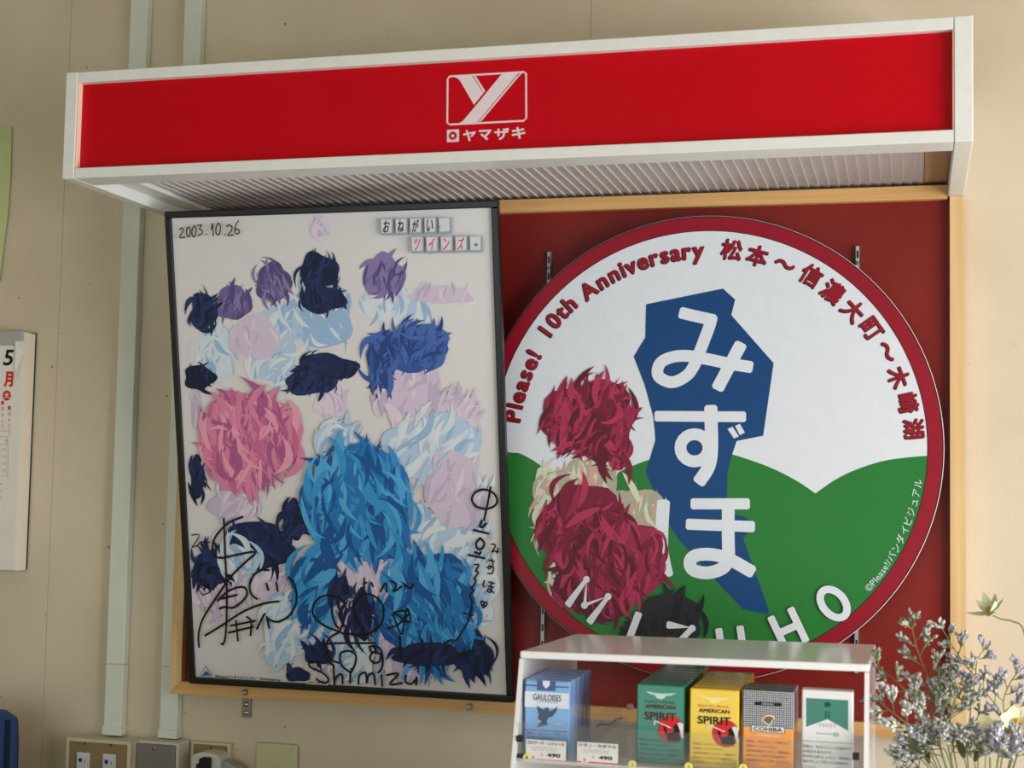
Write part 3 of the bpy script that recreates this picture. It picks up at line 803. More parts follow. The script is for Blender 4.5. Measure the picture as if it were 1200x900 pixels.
for px_, py_ in ((98, 884), (128.5, 886)):
    p = at(px_, py_, D-.046)
    sw = box('switch_module', M_swi, s, p.x-.0115, p.x+.0115, yF-.0025, yF, p.z-.022, p.z+.0016+.0016, bev=.0008)
    box('rocker', M_swi, sw, p.x-.0095, p.x+.0095, yF-.0052, yF-.0024, p.z-.015, p.z-.002, bev=.0008)
    MB().lathe([(.0036, 0), (.0036, .0003)], (p.x-.003, yF-.0051, p.z-.0085), (0, -1, 0), 20).build('blue_dot', M_dot, sw)
    box('indicator', M_brown, sw, p.x+.0048, p.x+.0062, yF-.0055, yF-.0050, p.z-.0125, p.z-.0065)
a = at(159, 869, D-.046); c = at(205.5, 873, D-.046)
s = thing('junction_box', 'surface mounted pale box with a plain grey cover and one screw', 'junction box', ((a.x+c.x)/2, 0, a.z-.12))
box('back_box', M_mb, s, a.x-.0005, c.x+.0030, yF+.003, -.0005, a.z-.12, a.z+.001, bev=.004)
box('cover', mat('grey_cover', (124, 120, 118), .38, .5, .03, 60, metal=.3), s, a.x+.0005, c.x, yF-.001, yF+.004, a.z-.117, a.z-.002, bev=.0022)
p = at(180.5, 877, D-.046)
MB().lathe([(.0034, 0), (.0032, .0008), (.0012, .0014)], (p.x, yF-.001, p.z), (0, -1, 0), 16).build('screw', M_zinc, s)
# flush socket with a plug adapter
a = at(225, 868.5, D-.008); c = at(271, 871.5, D-.008)
s = thing('wall_socket', 'brown wall socket plate in a cream surround behind the plugs', 'socket', ((a.x+c.x)/2, 0, a.z-.12))
fr_ = MB()
for x0, x1, z0, z1 in ((a.x, a.x+.003, a.z-.12, a.z), (c.x-.006, c.x, a.z-.12, a.z), (a.x+.003, c.x-.006, a.z-.0035, a.z), (a.x+.003, c.x-.006, a.z-.12, a.z-.115)): fr_.box(x0, x1, -.009, -.0005, z0, z1)
fr_.build('surround', M_cream, s)
box('plate', M_brown, s, a.x+.0025, c.x-.0055, -.0065, -.0008, a.z-.117, a.z-.003)
p = at(247, 877, D-.007)
MB().lathe([(.0022, 0), (.002, .0006), (.0008, .001)], (p.x, -.0065, p.z), (0, -1, 0), 12).build('screw', MATS['dull_screw'], s)
p0 = at(226, 898, D-.04); p1 = at(260, 882, D-.04); zz = at(243, 881.5, D-.04).z
s = thing('plug_adapter', 'rounded white plug adapter pushed into the brown wall socket', 'plug', ((p0.x+p1.x)/2, 0, zz-.05))
xc = (p0.x+p1.x)/2; hw = (p1.x-p0.x)/2
out = [(xc-hw, zz-.06), (xc+hw, zz-.06)]+[(xc+hw*math.cos(t), zz-.009+.009*math.sin(t)) for t in [math.pi*i/12 for i in range(13)]]
MB().prism([(u, -.045, v) for u, v in out], (0, 1, 0), .037).build('body', M_swi, s, False)
g = thing('grey_plug', 'grey angled plug sticking out at the right of the white adapter', 'plug', (p1.x+.008, -.03, zz-.05))
MB().box(-.004, .028, -.012, .012, -.045, .002, .004, M=Matrix.Translation((p1.x+.0045, -.026, zz-.014)) @ Matrix.Rotation(math.radians(24), 4, 'Y')).build('body', mat('grey_rubber', (150, 156, 160), .5, .3), g)
pb = at(237, 890, D-.06)
g = thing('black_plug', 'black plug in the front of the white adapter', 'plug', (pb.x, -.055, pb.z-.02))
mb = MB(); mb.box(pb.x-.006, pb.x+.0095, -.062, -.0455, pb.z-.03, pb.z+.002, .003); mb.box(pb.x-.011, pb.x-.004, -.060, -.047, pb.z-.03, pb.z-.007, .002); mb.build('body', mat('black_rubber', (18, 18, 20), .5, .3), g)
a = at(299.5, 869.5, D-.006); c = at(349, 873, D-.006)
s = thing('blank_plate', 'plain cream blank plate on the wall below the board', 'wall plate', ((a.x+c.x)/2, 0, a.z-.12))
box('plate', mat('pale_olive_plastic', (196, 196, 156), .4, .4, .02), s, a.x, c.x, -.007, -.0005, a.z-.12, a.z, bev=.004, seg=3)

# ================================================================== calendar block and green sheet at the left
dc = D-.035
tr = at(29, 388, dc); bl = at(20, 668, dc)
zt, zb_ = at(31, 388, dc).z, at(20, 668.5, dc).z
xr = tr.x
ca = thing('calendar', 'thick tear-off calendar block with black 5 and red characters hanging on wall', 'calendar', (xr-.13, 0, zb_))
M_page = mat('calendar_paper', (228, 226, 220), .7, .2, .02)
M_edge = mat('page_edges', (232, 222, 208), .8, .2, .05, 300)
MB().box(xr-.26, xr, -.0345, -.004, zb_, zt-.002).build('page_block', M_edge, ca)
box('backing_card', mat('dark_card', (52, 50, 50), .6), ca, xr-.26, xr+.0006, -.0038, -.0006, zb_, zt)
for i in range(6):
    box('page_fold', M_page, ca, xr-.0004-.002*i, xr+.0003, -.031+.004*i, -.0296+.004*i, zb_-.0008, zb_+.10+.02*i)
box('front_page', M_page, ca, xr-.26, xr-.0015, -.0356, -.0347, zb_+.001, zt-.024)
box('binding_strip', mat('binding_tin', (176, 184, 190), .35, .5, .03, metal=.5), ca, xr-.26, xr-.001, -.0372, -.0347, zt-.0235, zt, bev=.0008)
PC = Plane((0, -.0356, 0), (1, 0, 0), (0, 0, 1))
def k5(x, y): return (x/9, 380+y/9)
M_crd = ink('calendar_red', (206, 46, 36))
Print(PC, 1).fit('5', PC.px(*k5(92, 352)), .0160, .0250, bold=.0009, shear=.15).build('numeral', BLACK, ca)
Print(PC, 1).fit('月', PC.px(*k5(92, 580)), .0150, .0235, bold=.0012).build('character', M_crd, ca)
Print(PC, 1).disc(PC.px(*k5(72, 752)), .0078, .0086).build('red_disc', M_crd, ca)
Print(PC, 2).fit('大', PC.px(*k5(72, 750)), .0085, .0095, bold=.0003).build('character', WHITE, ca)
for ln, (x, y, w, h) in (('昭和', (3, 486, .006, .03)), ('旧暦', (11, 492, .006, .034)),):
    pr = Print(PC, 1)
    for i in range(5): pr.fit('一二三日月火水木金土'[(i*3) % 10], PC.px(x, y-14+i*7), .0052, .0062)
    pr.build('small_writing', M_crd, ca)
pr = Print(PC, 1); q = [PC.px(*p) for p in ((-12, 521), (9.5, 521), (9, 558), (-12, 558))]; pr.stroke(q+[q[0]], .0007)
for i in range(4): pr.fit('二三日', PC.px(4, 527+i*8), .010, .004)
q = [PC.px(*p) for p in ((-12, 505), (10.5, 505), (10.5, 512), (-12, 512))]; pr.stroke(q+[q[0]], .0006); pr.build('small_table', M_crd, ca)
Print(PC, 1).fit('づ', PC.px(7.5, 517), .007, .008).build('character', BLACK, ca)
pr = Print(PC, 1)
for i in range(3): pr.pxstroke([(-8, 567+i*8), (2, 567+i*8)], .6, 0, .0013)
pr.build('ruled_line', BLACK, ca)
# torn corner of the upper page
tp = [PC.px(*k5(*p)) for p in ((165, 178), (270, 180), (262, 290), (182, 585), (156, 520), (175, 300))]
mb = MB(); mb.prism([PC.p3(q.x, q.y, .0012+.0016*(i % 2)) for i, q in enumerate(tp)], (0, -1, 0), .0004); mb.build('torn_sheet', M_page, ca)

q = [at(x, y, D-.004) for x, y in ((13.2, 148), (12.6, 200), (9.5, 250), (4.5, 290), (0, 330))]
left = q[0].x-.19
gs = thing('green_sheet', 'pale green paper sheet pinned to the wall above the calendar', 'paper', (left+.09, -.002, q[-1].z))
mb = MB(); pts = [(p.x, -.0035-.0015*i, p.z) for i, p in enumerate(q)]+[(left, -.0075, q[-1].z-.03), (left, -.003, q[0].z)]
mb.prism([(a_, -.0030-.0008*i, c_) for i, (a_, b_, c_) in enumerate(pts)], (0, 1, 0), .0005)
mb.build('paper', mat('green_paper', (190, 204, 150), .7, .2, .02), gs)
Print(Plane((0, -.0034, 0), (1, 0, 0), (0, 0, 1)), 1.5).disc((at(0, 168, D-.004).x, at(0, 168, D-.004).z), .0022, .0036).build('print_mark', ink('green_mark', (90, 110, 90)), gs)

# ================================================================== counter, blue box, cigarette rack
CT = CZ-.55                    # counter height
co = thing('counter', 'long shop counter below the photo edge carrying rack and flowers', 'counter', (-.5, -.62, 0))
M_lam = mat('counter_laminate', (196, 186, 166), .4, .4, .05, 20)
box('top', M_lam, co, -2.0, .7, -1.0, -.30, CT-.03, CT, bev=.003)
box('body', mat('counter_front', (150, 128, 100), .5, .3, .08, 6), co, -1.95, .65, -.95, -.32, 0, CT-.03)
sh = box('side_shelf', M_lam, None, RX0, -1.36, -.28, -.006, CT-.03, CT); tag(sh, 'wall shelf under the blue plastic tray at lower left', 'shelf')

bd = D-.14
bz = at(0, 832, bd).z; bxr = at(18.5, 880, bd).x
y0_ = Y(bd)
bb = thing('plastic_tray', 'dark blue plastic tray standing upright at the lower left photo corner', 'tray', (bxr-.13, y0_, CT))
M_blue = mat('blue_plastic', (36, 62, 110), .45, .4, .05, 15)
y0 = Y(bd)
rim_t = .0085
def arch(x0, x1, zt_, cut):
    return [(x0, CT), (x1, CT), (x1-.0015, zt_-.045), (x1-.004, zt_-.018), (x1-.006, zt_-.012), (x1-cut, zt_), (x0, zt_)]
o_ = arch(bxr-.26, bxr-.001, bz-.001, .026)
mb = MB(); mb.prism([(u, y0+.007, v) for u, v in o_], (0, 1, 0), .004); mb.build('panel', mat('blue_plastic_dark', (22, 38, 76), .5, .4, .04), bb)
mb = MB()
mb.prism([(bxr-rim_t, y0, CT), (bxr, y0, CT), (bxr-.0015, y0, bz-.045), (bxr-.0035, y0, bz-.013), (bxr-rim_t-.002, y0, bz-.0145)], (0, 1, 0), .0069)
mb.prism([(bxr-.26, y0, bz-.0145), (bxr-rim_t-.002, y0, bz-.0145), (bxr-.0035, y0, bz-.013), (bxr-.0055, y0, bz-.010), (bxr-.026, y0, bz), (bxr-.26, y0, bz)], (0, 1, 0), .0069)
mb.build('rim', M_blue, bb)
box('rib', M_blue, bb, bxr-.036, bxr-.0235, y0+.002, y0+.0069, CT, bz-.015)

# --- rack
M_acr = mat('frosted_acrylic', (244, 245, 247), .16, .35, .01, alpha=.95)
M_acl = mat('frosted_side', (226, 228, 234), .22, .5, .01, alpha=.62)
M_aclr = mat('clear_side', (232, 234, 240), .1, .5, .01, alpha=.45)
M_clr = mat('clear_acrylic', (150, 152, 150), .05, .4, 0, alpha=.09)
M_edgew = mat('acrylic_edge', (236, 238, 242), .3, .4, .01)
rk = thing('cigarette_rack', 'frosted acrylic cigarette rack with clear front lip standing on counter', 'rack', (-.245, Y(1.8), CT))
rz = Zc(-.1934); rX0, rX1 = -.441, -.0455; rY0 = Y(1.66); rY1 = rY0+.285
tpt = [Vector((rX0, rY0, rz)), Vector((rX1, rY0, rz+.0045)), Vector((rX1, rY1, rz-.0025)), Vector((rX0, rY1, rz-.0068))]
mb = MB(); mb.prism(tpt, (0, 0, -1), .0085)
top = mb.build('top_panel', M_acr, rk)
bv = top.modifiers.new('bevel', 'BEVEL'); bv.width = .002; bv.segments = 2
def xplane_d(X, px_, py_):
    r = ray(px_, py_); return X/(r.x/r.y)
d_low = xplane_d(rX0, 598, 900); z_low = at(598, 900, d_low).z
slope = (Y(d_low)-rY0)/(rz-z_low)      # forward run per metre down
yb0 = rY0+slope*(rz-CT)
for x0, x1, dz, m, in ((rX0, rX0+.005, -.0087, M_acl), (rX1-.005, rX1, -.0045, M_aclr)):
    mb = MB(); mb.prism([(x0, rY0+.001, rz+dz), (x0, rY1-.001, rz+dz-.0068), (x0, rY1-.001, CT), (x0, max(yb0, rY0-.10), CT)], (1, 0, 0), x1-x0); sp = mb.build('side_panel', m, rk)
    mb = MB(); mb.prism([(x0, rY0-.0006, rz+dz), (x0, rY0+.0008, rz+dz), (x0, yb0+.0008 if yb0 > rY0-.10 else rY0-.0992, CT), (x0, yb0-.0006 if yb0 > rY0-.10 else rY0-.1006, CT)], (1, 0, 0), x1-x0); mb.build('polished_edge', M_edgew, sp)
fx0, fx1 = rX0+.0052, rX1-.0052
sz_ = Zc(-.3115)
pY = Y(1.655)
fY = rY0+slope*(rz-sz_)+.004
for zz_ in (sz_, CT+.02):
    box('shelf', M_aclr, rk, fx0, fx1, max(fY, rY0-.09), rY1-.004, zz_-.004, zz_)
lipY = pY-.014
zl = at(640, 848, 1.641).z
box('front_lip', M_clr, rk, fx0, fx1, lipY-.0022, lipY, sz_-.004, zl)
zl2 = at(640, 878, 1.634).z
lanes = [-.2616*1.655, -.2220*1.655, -.18239*1.655, -.1460*1.655, -.1103*1.655, -.0714*1.655]
for i, lx in enumerate(lanes[1:]):
    w = .0012
    box('divider', M_clr, rk, lx-.0040, lx-.0040+w, pY-.004, rY1-.02, sz_, sz_+.034)
for i, lx in enumerate(lanes):
    x0, x1 = lx+.0005, lx+.0545
    pts = [(x0, sz_+.0002), (x1, sz_+.0002), (x1, zl2)]
    xm = (x0+x1)/2
    pts += [(xm+.012, zl2), (xm+.0085, zl2-.0045), (xm, zl2-.0068), (xm-.0085, zl2-.0045), (xm-.012, zl2), (x0, zl2)]
    mb = MB(); mb.prism([(a_, lipY+.003, c_) for a_, c_ in pts], (0, 1, 0), .0015); mb.build('lane_stop', M_clr, rk)
# the empty lane's pusher
lx = lanes[1]
box('pusher', M_clr, rk, lx+.004, lx+.050, pY+.03, pY+.033, sz_, sz_+.048, bev=.001)
MB().tube([(lx+.012, pY+.03, sz_+.03), (lx+.018, pY+.028, sz_+.036), (lx+.030, pY+.028, sz_+.036), (lx+.036, pY+.029, sz_+.042), (lx+.045, pY+.03, sz_+.044)], .001, 6).build('pusher_spring', M_zinc, rk)
M_clip = mat('black_clip', (30, 30, 34), .5, .4, .03)
for px_, py_ in ((608, 866), (608, 888), (1003, 887)):
    p = at(px_, py_, 1.636); box('clip', M_clip, rk, p.x-.0035, p.x+.0035, lipY-.005, lipY+.004, p.z-.0035, p.z+.0035, bev=.0006)

# --- packs
M_tp = mat('pack_side_grey', (204, 206, 204), .3, .4, .02, coat=.4)
def pack(name, label, grp, X, w, h, m, dep=.0212):
    t = thing(name, label, 'cigarettes', (X+w/2, pY+dep/2, sz_), grp)
    MB().box(X, X+w, pY, pY+dep, sz_, sz_+h, .0016).build('box', m, t)
    return t
def pmat(n, c): return mat('pack_'+n, c, .22, .5, .02, 60, coat=.6)
def PK(): return Plane((0, pY-.00005, 0), (1, 0, 0), (0, 0, 1))
PKP = PK()
def pq(t, name, m, X, w, h, x0, x1, v0, v1, lay_=1):
    """print rectangle in pack fractions (v from the top)"""
    z1 = sz_+h
    return Print(PKP, lay_).poly([(X+w*x0, z1-h*v1), (X+w*x1, z1-h*v1), (X+w*x1, z1-h*v0), (X+w*x0, z1-h*v0)]).build(name, m, t)
def ptx(t, name, m, body, X, w, h, cx, cv, tw, th, bold=0, lay_=2):
    return Print(PKP, lay_).fit(body, (X+w*cx, sz_+h-h*cv), w*tw, h*th, 0, bold).build(name, m, t)
WARN1 = ['喫煙は、あなたにとって肺がんの', '原因の一つとなります。', '疫学的な推計によると、喫煙者は', '肺がんにより死亡する危険性が', '非喫煙者に比べて高くなります。']
WARN2 = ['喫煙は、あなたにとって脳卒中の', '危険性を高めます。', '疫学的な推計によると、喫煙者は', '脳卒中により死亡する危険性が']
def warn(t, m, X, w, h, v0, lines, th=.034, x0=.08, x1=.92):
    for i, ln in enumerate(lines):
        n = len(ln)/15
        ptx(t, 'warning_text', m, ln, X, w, h, x0+(x1-x0)*n/2, v0+i*.058, (x1-x0)*n, th)
def stack(first, n, dep, labels):
    words = ('second', 'third', 'fourth', 'fifth', 'sixth', 'seventh', 'eighth', 'ninth', 'tenth')
    if labels: first['label'] = '%s %s cigarette pack from the front of its rack lane' % (words[0], labels)
    for i in range(1, n): dup(first, (0, dep*i, 0), '%s %s cigarette pack from the front of its rack lane' % (words[i], labels))
# pale blue packs
X, w, h = lanes[0]+.0005, .0532, .0865
M_b1 = pmat('blue', (118, 168, 224)); M_b2 = pmat('pale', (214, 222, 236)); M_b3 = pmat('navy', (20, 36, 128)); M_gr = ink('pack_slate', (78, 92, 118))
f = pack('cigarette_pack', 'pale blue cigarette pack at the front of the leftmost rack lane', 'pale blue cigarette packs', X, w, h, M_b1)
base = dup(f, (0, .0236, 0), 'pale blue cigarette pack lined up behind the front pale blue pack'); stack(base, 4, .0236, 'pale blue')
pq(f, 'print_band', M_b2, X, w, h, .0, .985, .155, .36); pq(f, 'print_line', M_gr, X, w, h, 0, .985, .068, .085, 1.2)
tb = pq(f, 'tax_stamp', M_b3, X, w, h, .27, .68, 0, .135, 1.6)
cc = (X+w*.475, sz_+h*.955)
Print(PKP, 2.4).poly([(cc[0]-.0044, cc[1]+.0035), (cc[0]+.0044, cc[1]+.0035), (cc[0]+.004, cc[1]-.0015), (cc[0], cc[1]-.0055), (cc[0]-.004, cc[1]-.0015)]).build('shield', M_b2, f)
ptx(f, 'lettering', NAVY, 'GAULOISES', X, w, h, .50, .225, .62, .082, .00008); ptx(f, 'lettering', M_gr, 'LEGERES', X, w, h, .51, .283, .46, .015)
wg = [(.27, .33), (.36, .37), (.42, .39), (.47, .36), (.53, .35), (.55, .40), (.62, .39), (.74, .325), (.70, .41), (.62, .47), (.53, .49), (.49, .54), (.53, .58), (.44, .60), (.27, .625), (.33, .57), (.40, .54), (.30, .51), (.32, .45), (.29, .39)]
Print(PKP, 1.6).poly([(X+w*a_, sz_+h-h*b_) for a_, b_ in wg]).build('winged_emblem', M_gr, f)
ptx(f, 'lettering', M_b2, 'Légère', X, w, h, .79, .565, .28, .034)
pq(f, 'print_line', M_b3, X, w, h, 0, .985, .655, .665, 1.2)
warn(f, M_b3, X, w, h, .70, WARN1, .036)
# green and yellow packs with the red disc emblem
M_red2 = ink('pack_red', (214, 38, 46)); M_maroonink = ink('pack_maroon', (84, 26, 26)); M_blk = BLACK
def spirit(X, w, h, m, word, label, grp, blab, n, tcol, wcol, ncol):
    f = pack('cigarette_pack', label, grp, X, w, h, m)
    base = dup(f, (0, 0.0238, 0), blab); stack(base, n-1, 0.0238, word)
    z1 = sz_+h
    def q_(a_, b_): return (X+w*a_, z1-h*b_)
    Print(PKP, 1).poly([q_(*p) for p in ((.18, .085), (.40, .105), (.60, .105), (.84, .09), (.72, .125), (.62, .13), (.58, .165), (.50, .18), (.42, .165), (.38, .13), (.28, .12))]).build('eagle_emblem', wcol, f)
    ptx(f, 'lettering', ncol, 'NATURAL', X, w, h, .50, .215, .64, .030)
    ptx(f, 'lettering', tcol, 'AMERICAN', X, w, h, .50, .275, .62, .048, .0002)
    cx_, cv_ = .735, .55; r = .0145
    Print(PKP, 1).disc(q_(cx_, cv_), r+.0005).build('disc_edge', M_maroonink, f)
    Print(PKP, 1.5).disc(q_(cx_, cv_), r).build('red_disc', M_red2, f)
    ptx(f, 'lettering', tcol, 'SPIRIT', X, w, h, .50, .395, .66, .095, .0003, 3.2)
    Print(PKP, 2.2).poly([q_(*p) for p in ((.56, .50), (.62, .52), (.66, .60), (.76, .585), (.80, .555), (.78, .51), (.83, .475), (.90, .49), (.92, .55), (.90, .60), (.94, .66), (.90, .69), (.66, .69), (.64, .63), (.60, .60))]).build('figure_silhouette', M_blk, f)
    Print(PKP, 2.6).poly([q_(*p) for p in ((.86, .47), (.92, .455), (.985, .47), (.985, .66), (.95, .65), (.92, .56))]).build('figure_plume', WHITE, f)
    Print(PKP, 3).stroke([q_(.40, .455), q_(.72, .53)], .0011).build('pipe', WHITE, f)
    Print(PKP, 3).stroke([q_(.385, .455), q_(.385, .50)], .0016).build('pipe_bowl', WHITE, f)
    warn(f, ink(word+'_text', (24, 66, 54) if word == 'green' else (120, 84, 14)), X, w, h, .70, WARN1, .030)
    return f
spirit(lanes[2]+.0005, .0540, .0885, pmat('green', (16, 122, 98)), 'green', 'green cigarette pack with red disc emblem at the front of its lane', 'green cigarette packs', 'green cigarette pack in the row behind the front green pack', 9, M_maroonink, ink('mint', (190, 222, 210)), M_maroonink)
spirit(lanes[3]+.0005, .0550, .0870, pmat('yellow', (238, 202, 20)), 'yellow', 'yellow cigarette pack with red disc emblem at the front of its lane', 'yellow cigarette packs', 'yellow cigarette pack in the row behind the front yellow pack', 7, ink('pack_black', (44, 28, 12)), ink('pale_gold', (246, 232, 150)), M_red2)
# orange pack with a dotted black upper half
X, w, h = lanes[4]+.0005, .0556, .0880
M_or = pmat('orange', (244, 152, 30))
M_dots = bpy.data.materials.new('dotted_print'); M_dots.use_nodes = True
nt = M_dots.node_tree; b = nt.nodes['Principled BSDF']; b.inputs['Roughness'].default_value = .3
g_ = nt.nodes.new('ShaderNodeNewGeometry'); mp = nt.nodes.new('ShaderNodeMapping'); mp.inputs['Scale'].default_value = (430, 430, 430)
sx_ = nt.nodes.new('ShaderNodeSeparateXYZ'); nt.links.new(g_.outputs['Position'], mp.inputs['Vector']); nt.links.new(mp.outputs['Vector'], sx_.inputs[0])
ms = []
for ax in ('X', 'Z'):
    fr1 = nt.nodes.new('ShaderNodeMath'); fr1.operation = 'FRACT'; nt.links.new(sx_.outputs[ax], fr1.inputs[0])
    gt = nt.nodes.new('ShaderNodeMath'); gt.operation = 'GREATER_THAN'; gt.inputs[1].default_value = .36; nt.links.new(fr1.outputs[0], gt.inputs[0]); ms.append(gt)
mu = nt.nodes.new('ShaderNodeMath'); mu.operation = 'MULTIPLY'; nt.links.new(ms[0].outputs[0], mu.inputs[0]); nt.links.new(ms[1].outputs[0], mu.inputs[1])
mx = nt.nodes.new('ShaderNodeMix'); mx.data_type = 'RGBA'; mx.inputs['A'].default_value = (*lin((30, 32, 48)), 1); mx.inputs['B'].default_value = (*lin((206, 208, 214)), 1)
nt.links.new(mu.outputs[0], mx.inputs['Factor']); nt.links.new(mx.outputs['Result'], b.inputs['Base Color'])
f = pack('cigarette_pack', 'orange cigarette pack with dotted black and white upper half in rack', 'orange and dotted cigarette packs', X, w, h, M_or)
MB().box(X-.0003, X+w+.0003, pY-.0002, pY+.0214, sz_+h*.535, sz_+h+.0003, .0012).build('dotted_top', M_dots, f)
base = dup(f, (0, .0226, 0), 'orange cigarette pack with dotted top standing behind its twin'); stack(base, 2, .0226, 'dotted orange')
pq(f, 'print_band', BLACK, X, w, h, .24, .76, .135, .178, 1.2)
ptx(f, 'lettering', WHITE, 'ORIGINAL', X, w, h, .50, .157, .24, .020)
hd = [(.42, .335), (.50, .305), (.60, .315), (.61, .34), (.575, .355), (.565, .385), (.52, .41), (.46, .385), (.41, .365)]
ctr = (.51, .355)
Print(PKP, 1.4).poly([(X+w*(ctr[0]+(a_-ctr[0])*1.25), sz_+h-h*(ctr[1]+(b_-ctr[1])*1.3)) for a_, b_ in hd]).build('head_emblem_edge', WHITE, f)
Print(PKP, 2).poly([(X+w*a_, sz_+h-h*b_) for a_, b_ in hd]).build('head_emblem', ink('head_brown', (130, 98, 56)), f)
pq(f, 'name_plate_edge', BLACK, X, w, h, .165, .835, .428, .512, 1.4); pq(f, 'name_plate', WHITE, X, w, h, .18, .82, .435, .505, 2)
ptx(f, 'lettering', ink('name_dark', (52, 46, 44)), 'COHIBA', X, w, h, .50, .47, .56, .048, .0002, 2.8)
pq(f, 'print_line', WHITE, X, w, h, .28, .72, .545, .553, 1.6)
warn(f, ink('orange_text', (110, 62, 10)), X, w, h, .63, WARN1, .034)
# white pack with a green chevron
X, w, h = lanes[5]+.0005, .0556, .0925
f = pack('cigarette_pack', 'white cigarette pack with dark green chevron panel at the right end of the rack', None, X, w, h, pmat('white', (226, 226, 228)))
z1 = sz_+h
Print(PKP, 1).poly([(X+w*a_, z1-h*b_) for a_, b_ in ((.09, .10), (.90, .10), (.90, .455), (.50, .335), (.09, .44))]).build('green_panel', pmat('deep_green', (0, 112, 92)), f)
Print(PKP, 2).disc((X+w*.5, z1-h*.165), .0035, .0028).build('crest', ink('deep_green_ink', (4, 80, 66)), f)
for xx in (.47, .53): pq(f, 'tall_letter', MATS['ink_deep_green_ink'], X, w, h, xx-.012, xx+.012, .24, .33, 2)
M_wg = ink('silver_text', (176, 182, 184))
for xx in (.36, .42, .47, .53, .58, .64): pq(f, 'tall_letter', M_wg, X, w, h, xx-.008, xx+.008, .385, .43, 2)
pq(f, 'print_line', M_wg, X, w, h, .28, .62, .500, .512, 2); pq(f, 'print_line', M_wg, X, w, h, .62, .72, .485, .53, 2)
pq(f, 'print_line', MATS['ink_pack_slate'], X, w, h, 0, 1, .60, .605, 2)
warn(f, ink('grey_text', (70, 70, 76)), X, w, h, .665, WARN2, .036, .03, .97)

# --- price cards and numbered dots on the lip
M_card = mat('price_card', (226, 224, 222), .5, .3, .02)
M_prd = ink('price_red', (220, 44, 66)); M_grey = ink('price_grey', (150, 150, 150))
def card(x0, y0, x1, y1, title, label):
    dcd = lipY+D-.0026
    a_, b_ = at(x0, y0, dcd), at(x1, y1, dcd)
    yy = lipY-.0026
    t = thing('price_card', label, 'price tag', ((a_.x+b_.x)/2, yy, b_.z), 'handwritten price cards on the rack lip')
    box('card', M_card, t, a_.x, b_.x, yy-.0004, yy, b_.z, a_.z)
    pl = Plane((0, yy-.00045, 0), (1, 0, 0), (0, 0, 1)); w_, h_ = b_.x-a_.x, a_.z-b_.z
    def pt(u, v): return (a_.x+w_*u, a_.z-h_*v)
    Print(pl, 1).fit(title, pt(.5, .13), w_*.92, h_*.15, 0, .0001).build('title_writing', BLACK, t)
    pr_ = Print(pl, 1)
    for i_, v in enumerate((.34, .44)): pr_.stroke(smooth([pt(.15+.08*k_, v+(.04 if k_ % 2 else -.04)) for k_ in range(9)], 3), .0004)
    pr_.build('faint_writing', M_grey, t)
    Print(pl, 1).fit('490', pt(.70, .66), w_*.32, h_*.15, 0, .0003).build('price_writing', BLACK, t)
    Print(pl, 1).fit('¥', pt(.40, .66), w_*.06, h_*.12).build('currency_mark', M_grey, t)
    Print(pl, 1).fit('Y', pt(.19, .82), w_*.08, h_*.14, 0, .0001).build('red_letter', M_prd, t)
    Print(pl, 1).poly([pt(.30, .875), pt(1, .875), pt(1, .93), pt(.30, .93)]).build('red_line', M_prd, t)
    Print(pl, 1).poly([pt(.02, .875), pt(.10, .875), pt(.10, .93), pt(.02, .93)]).build('red_line', M_prd, t)
card(616.5, 866, 663, 895, 'ゴロワーズ・レジェール', 'handwritten 490 price card in front of the pale blue packs')
card(676.5, 869, 724, 898, 'ジタン・カポラル', 'handwritten 490 price card in front of the empty rack lane')
M_yd = mat('yellow_sticker', (236, 228, 120), .5, .3, .02)
for x, y, n_, lab in ((617.5, 888, '1', 'round yellow number sticker beside the leftmost price card'), (741, 896, '3', 'round yellow number sticker below the green pack'),
                     (807, 898.5, '4', 'round yellow number sticker below the yellow pack'), (871, 900, '5', 'round yellow number sticker below the orange pack')):
    p = at(x, y, lipY+D-.0034); yy = lipY-.0033
    t = thing('number_sticker', lab, 'sticker', (p.x, yy, p.z), 'yellow number stickers on the rack')
    MB().lathe([(.0046, 0), (.0046, .0003)], (p.x, yy, p.z), (0, -1, 0), 24).build('dot', M_yd, t)
    Print(Plane((0, yy-.0003, 0), (1, 0, 0), (0, 0, 1)), 1).fit(n_, (p.x, p.z), .0022, .0042).build('numeral', ink('olive', (90, 90, 50)), t)

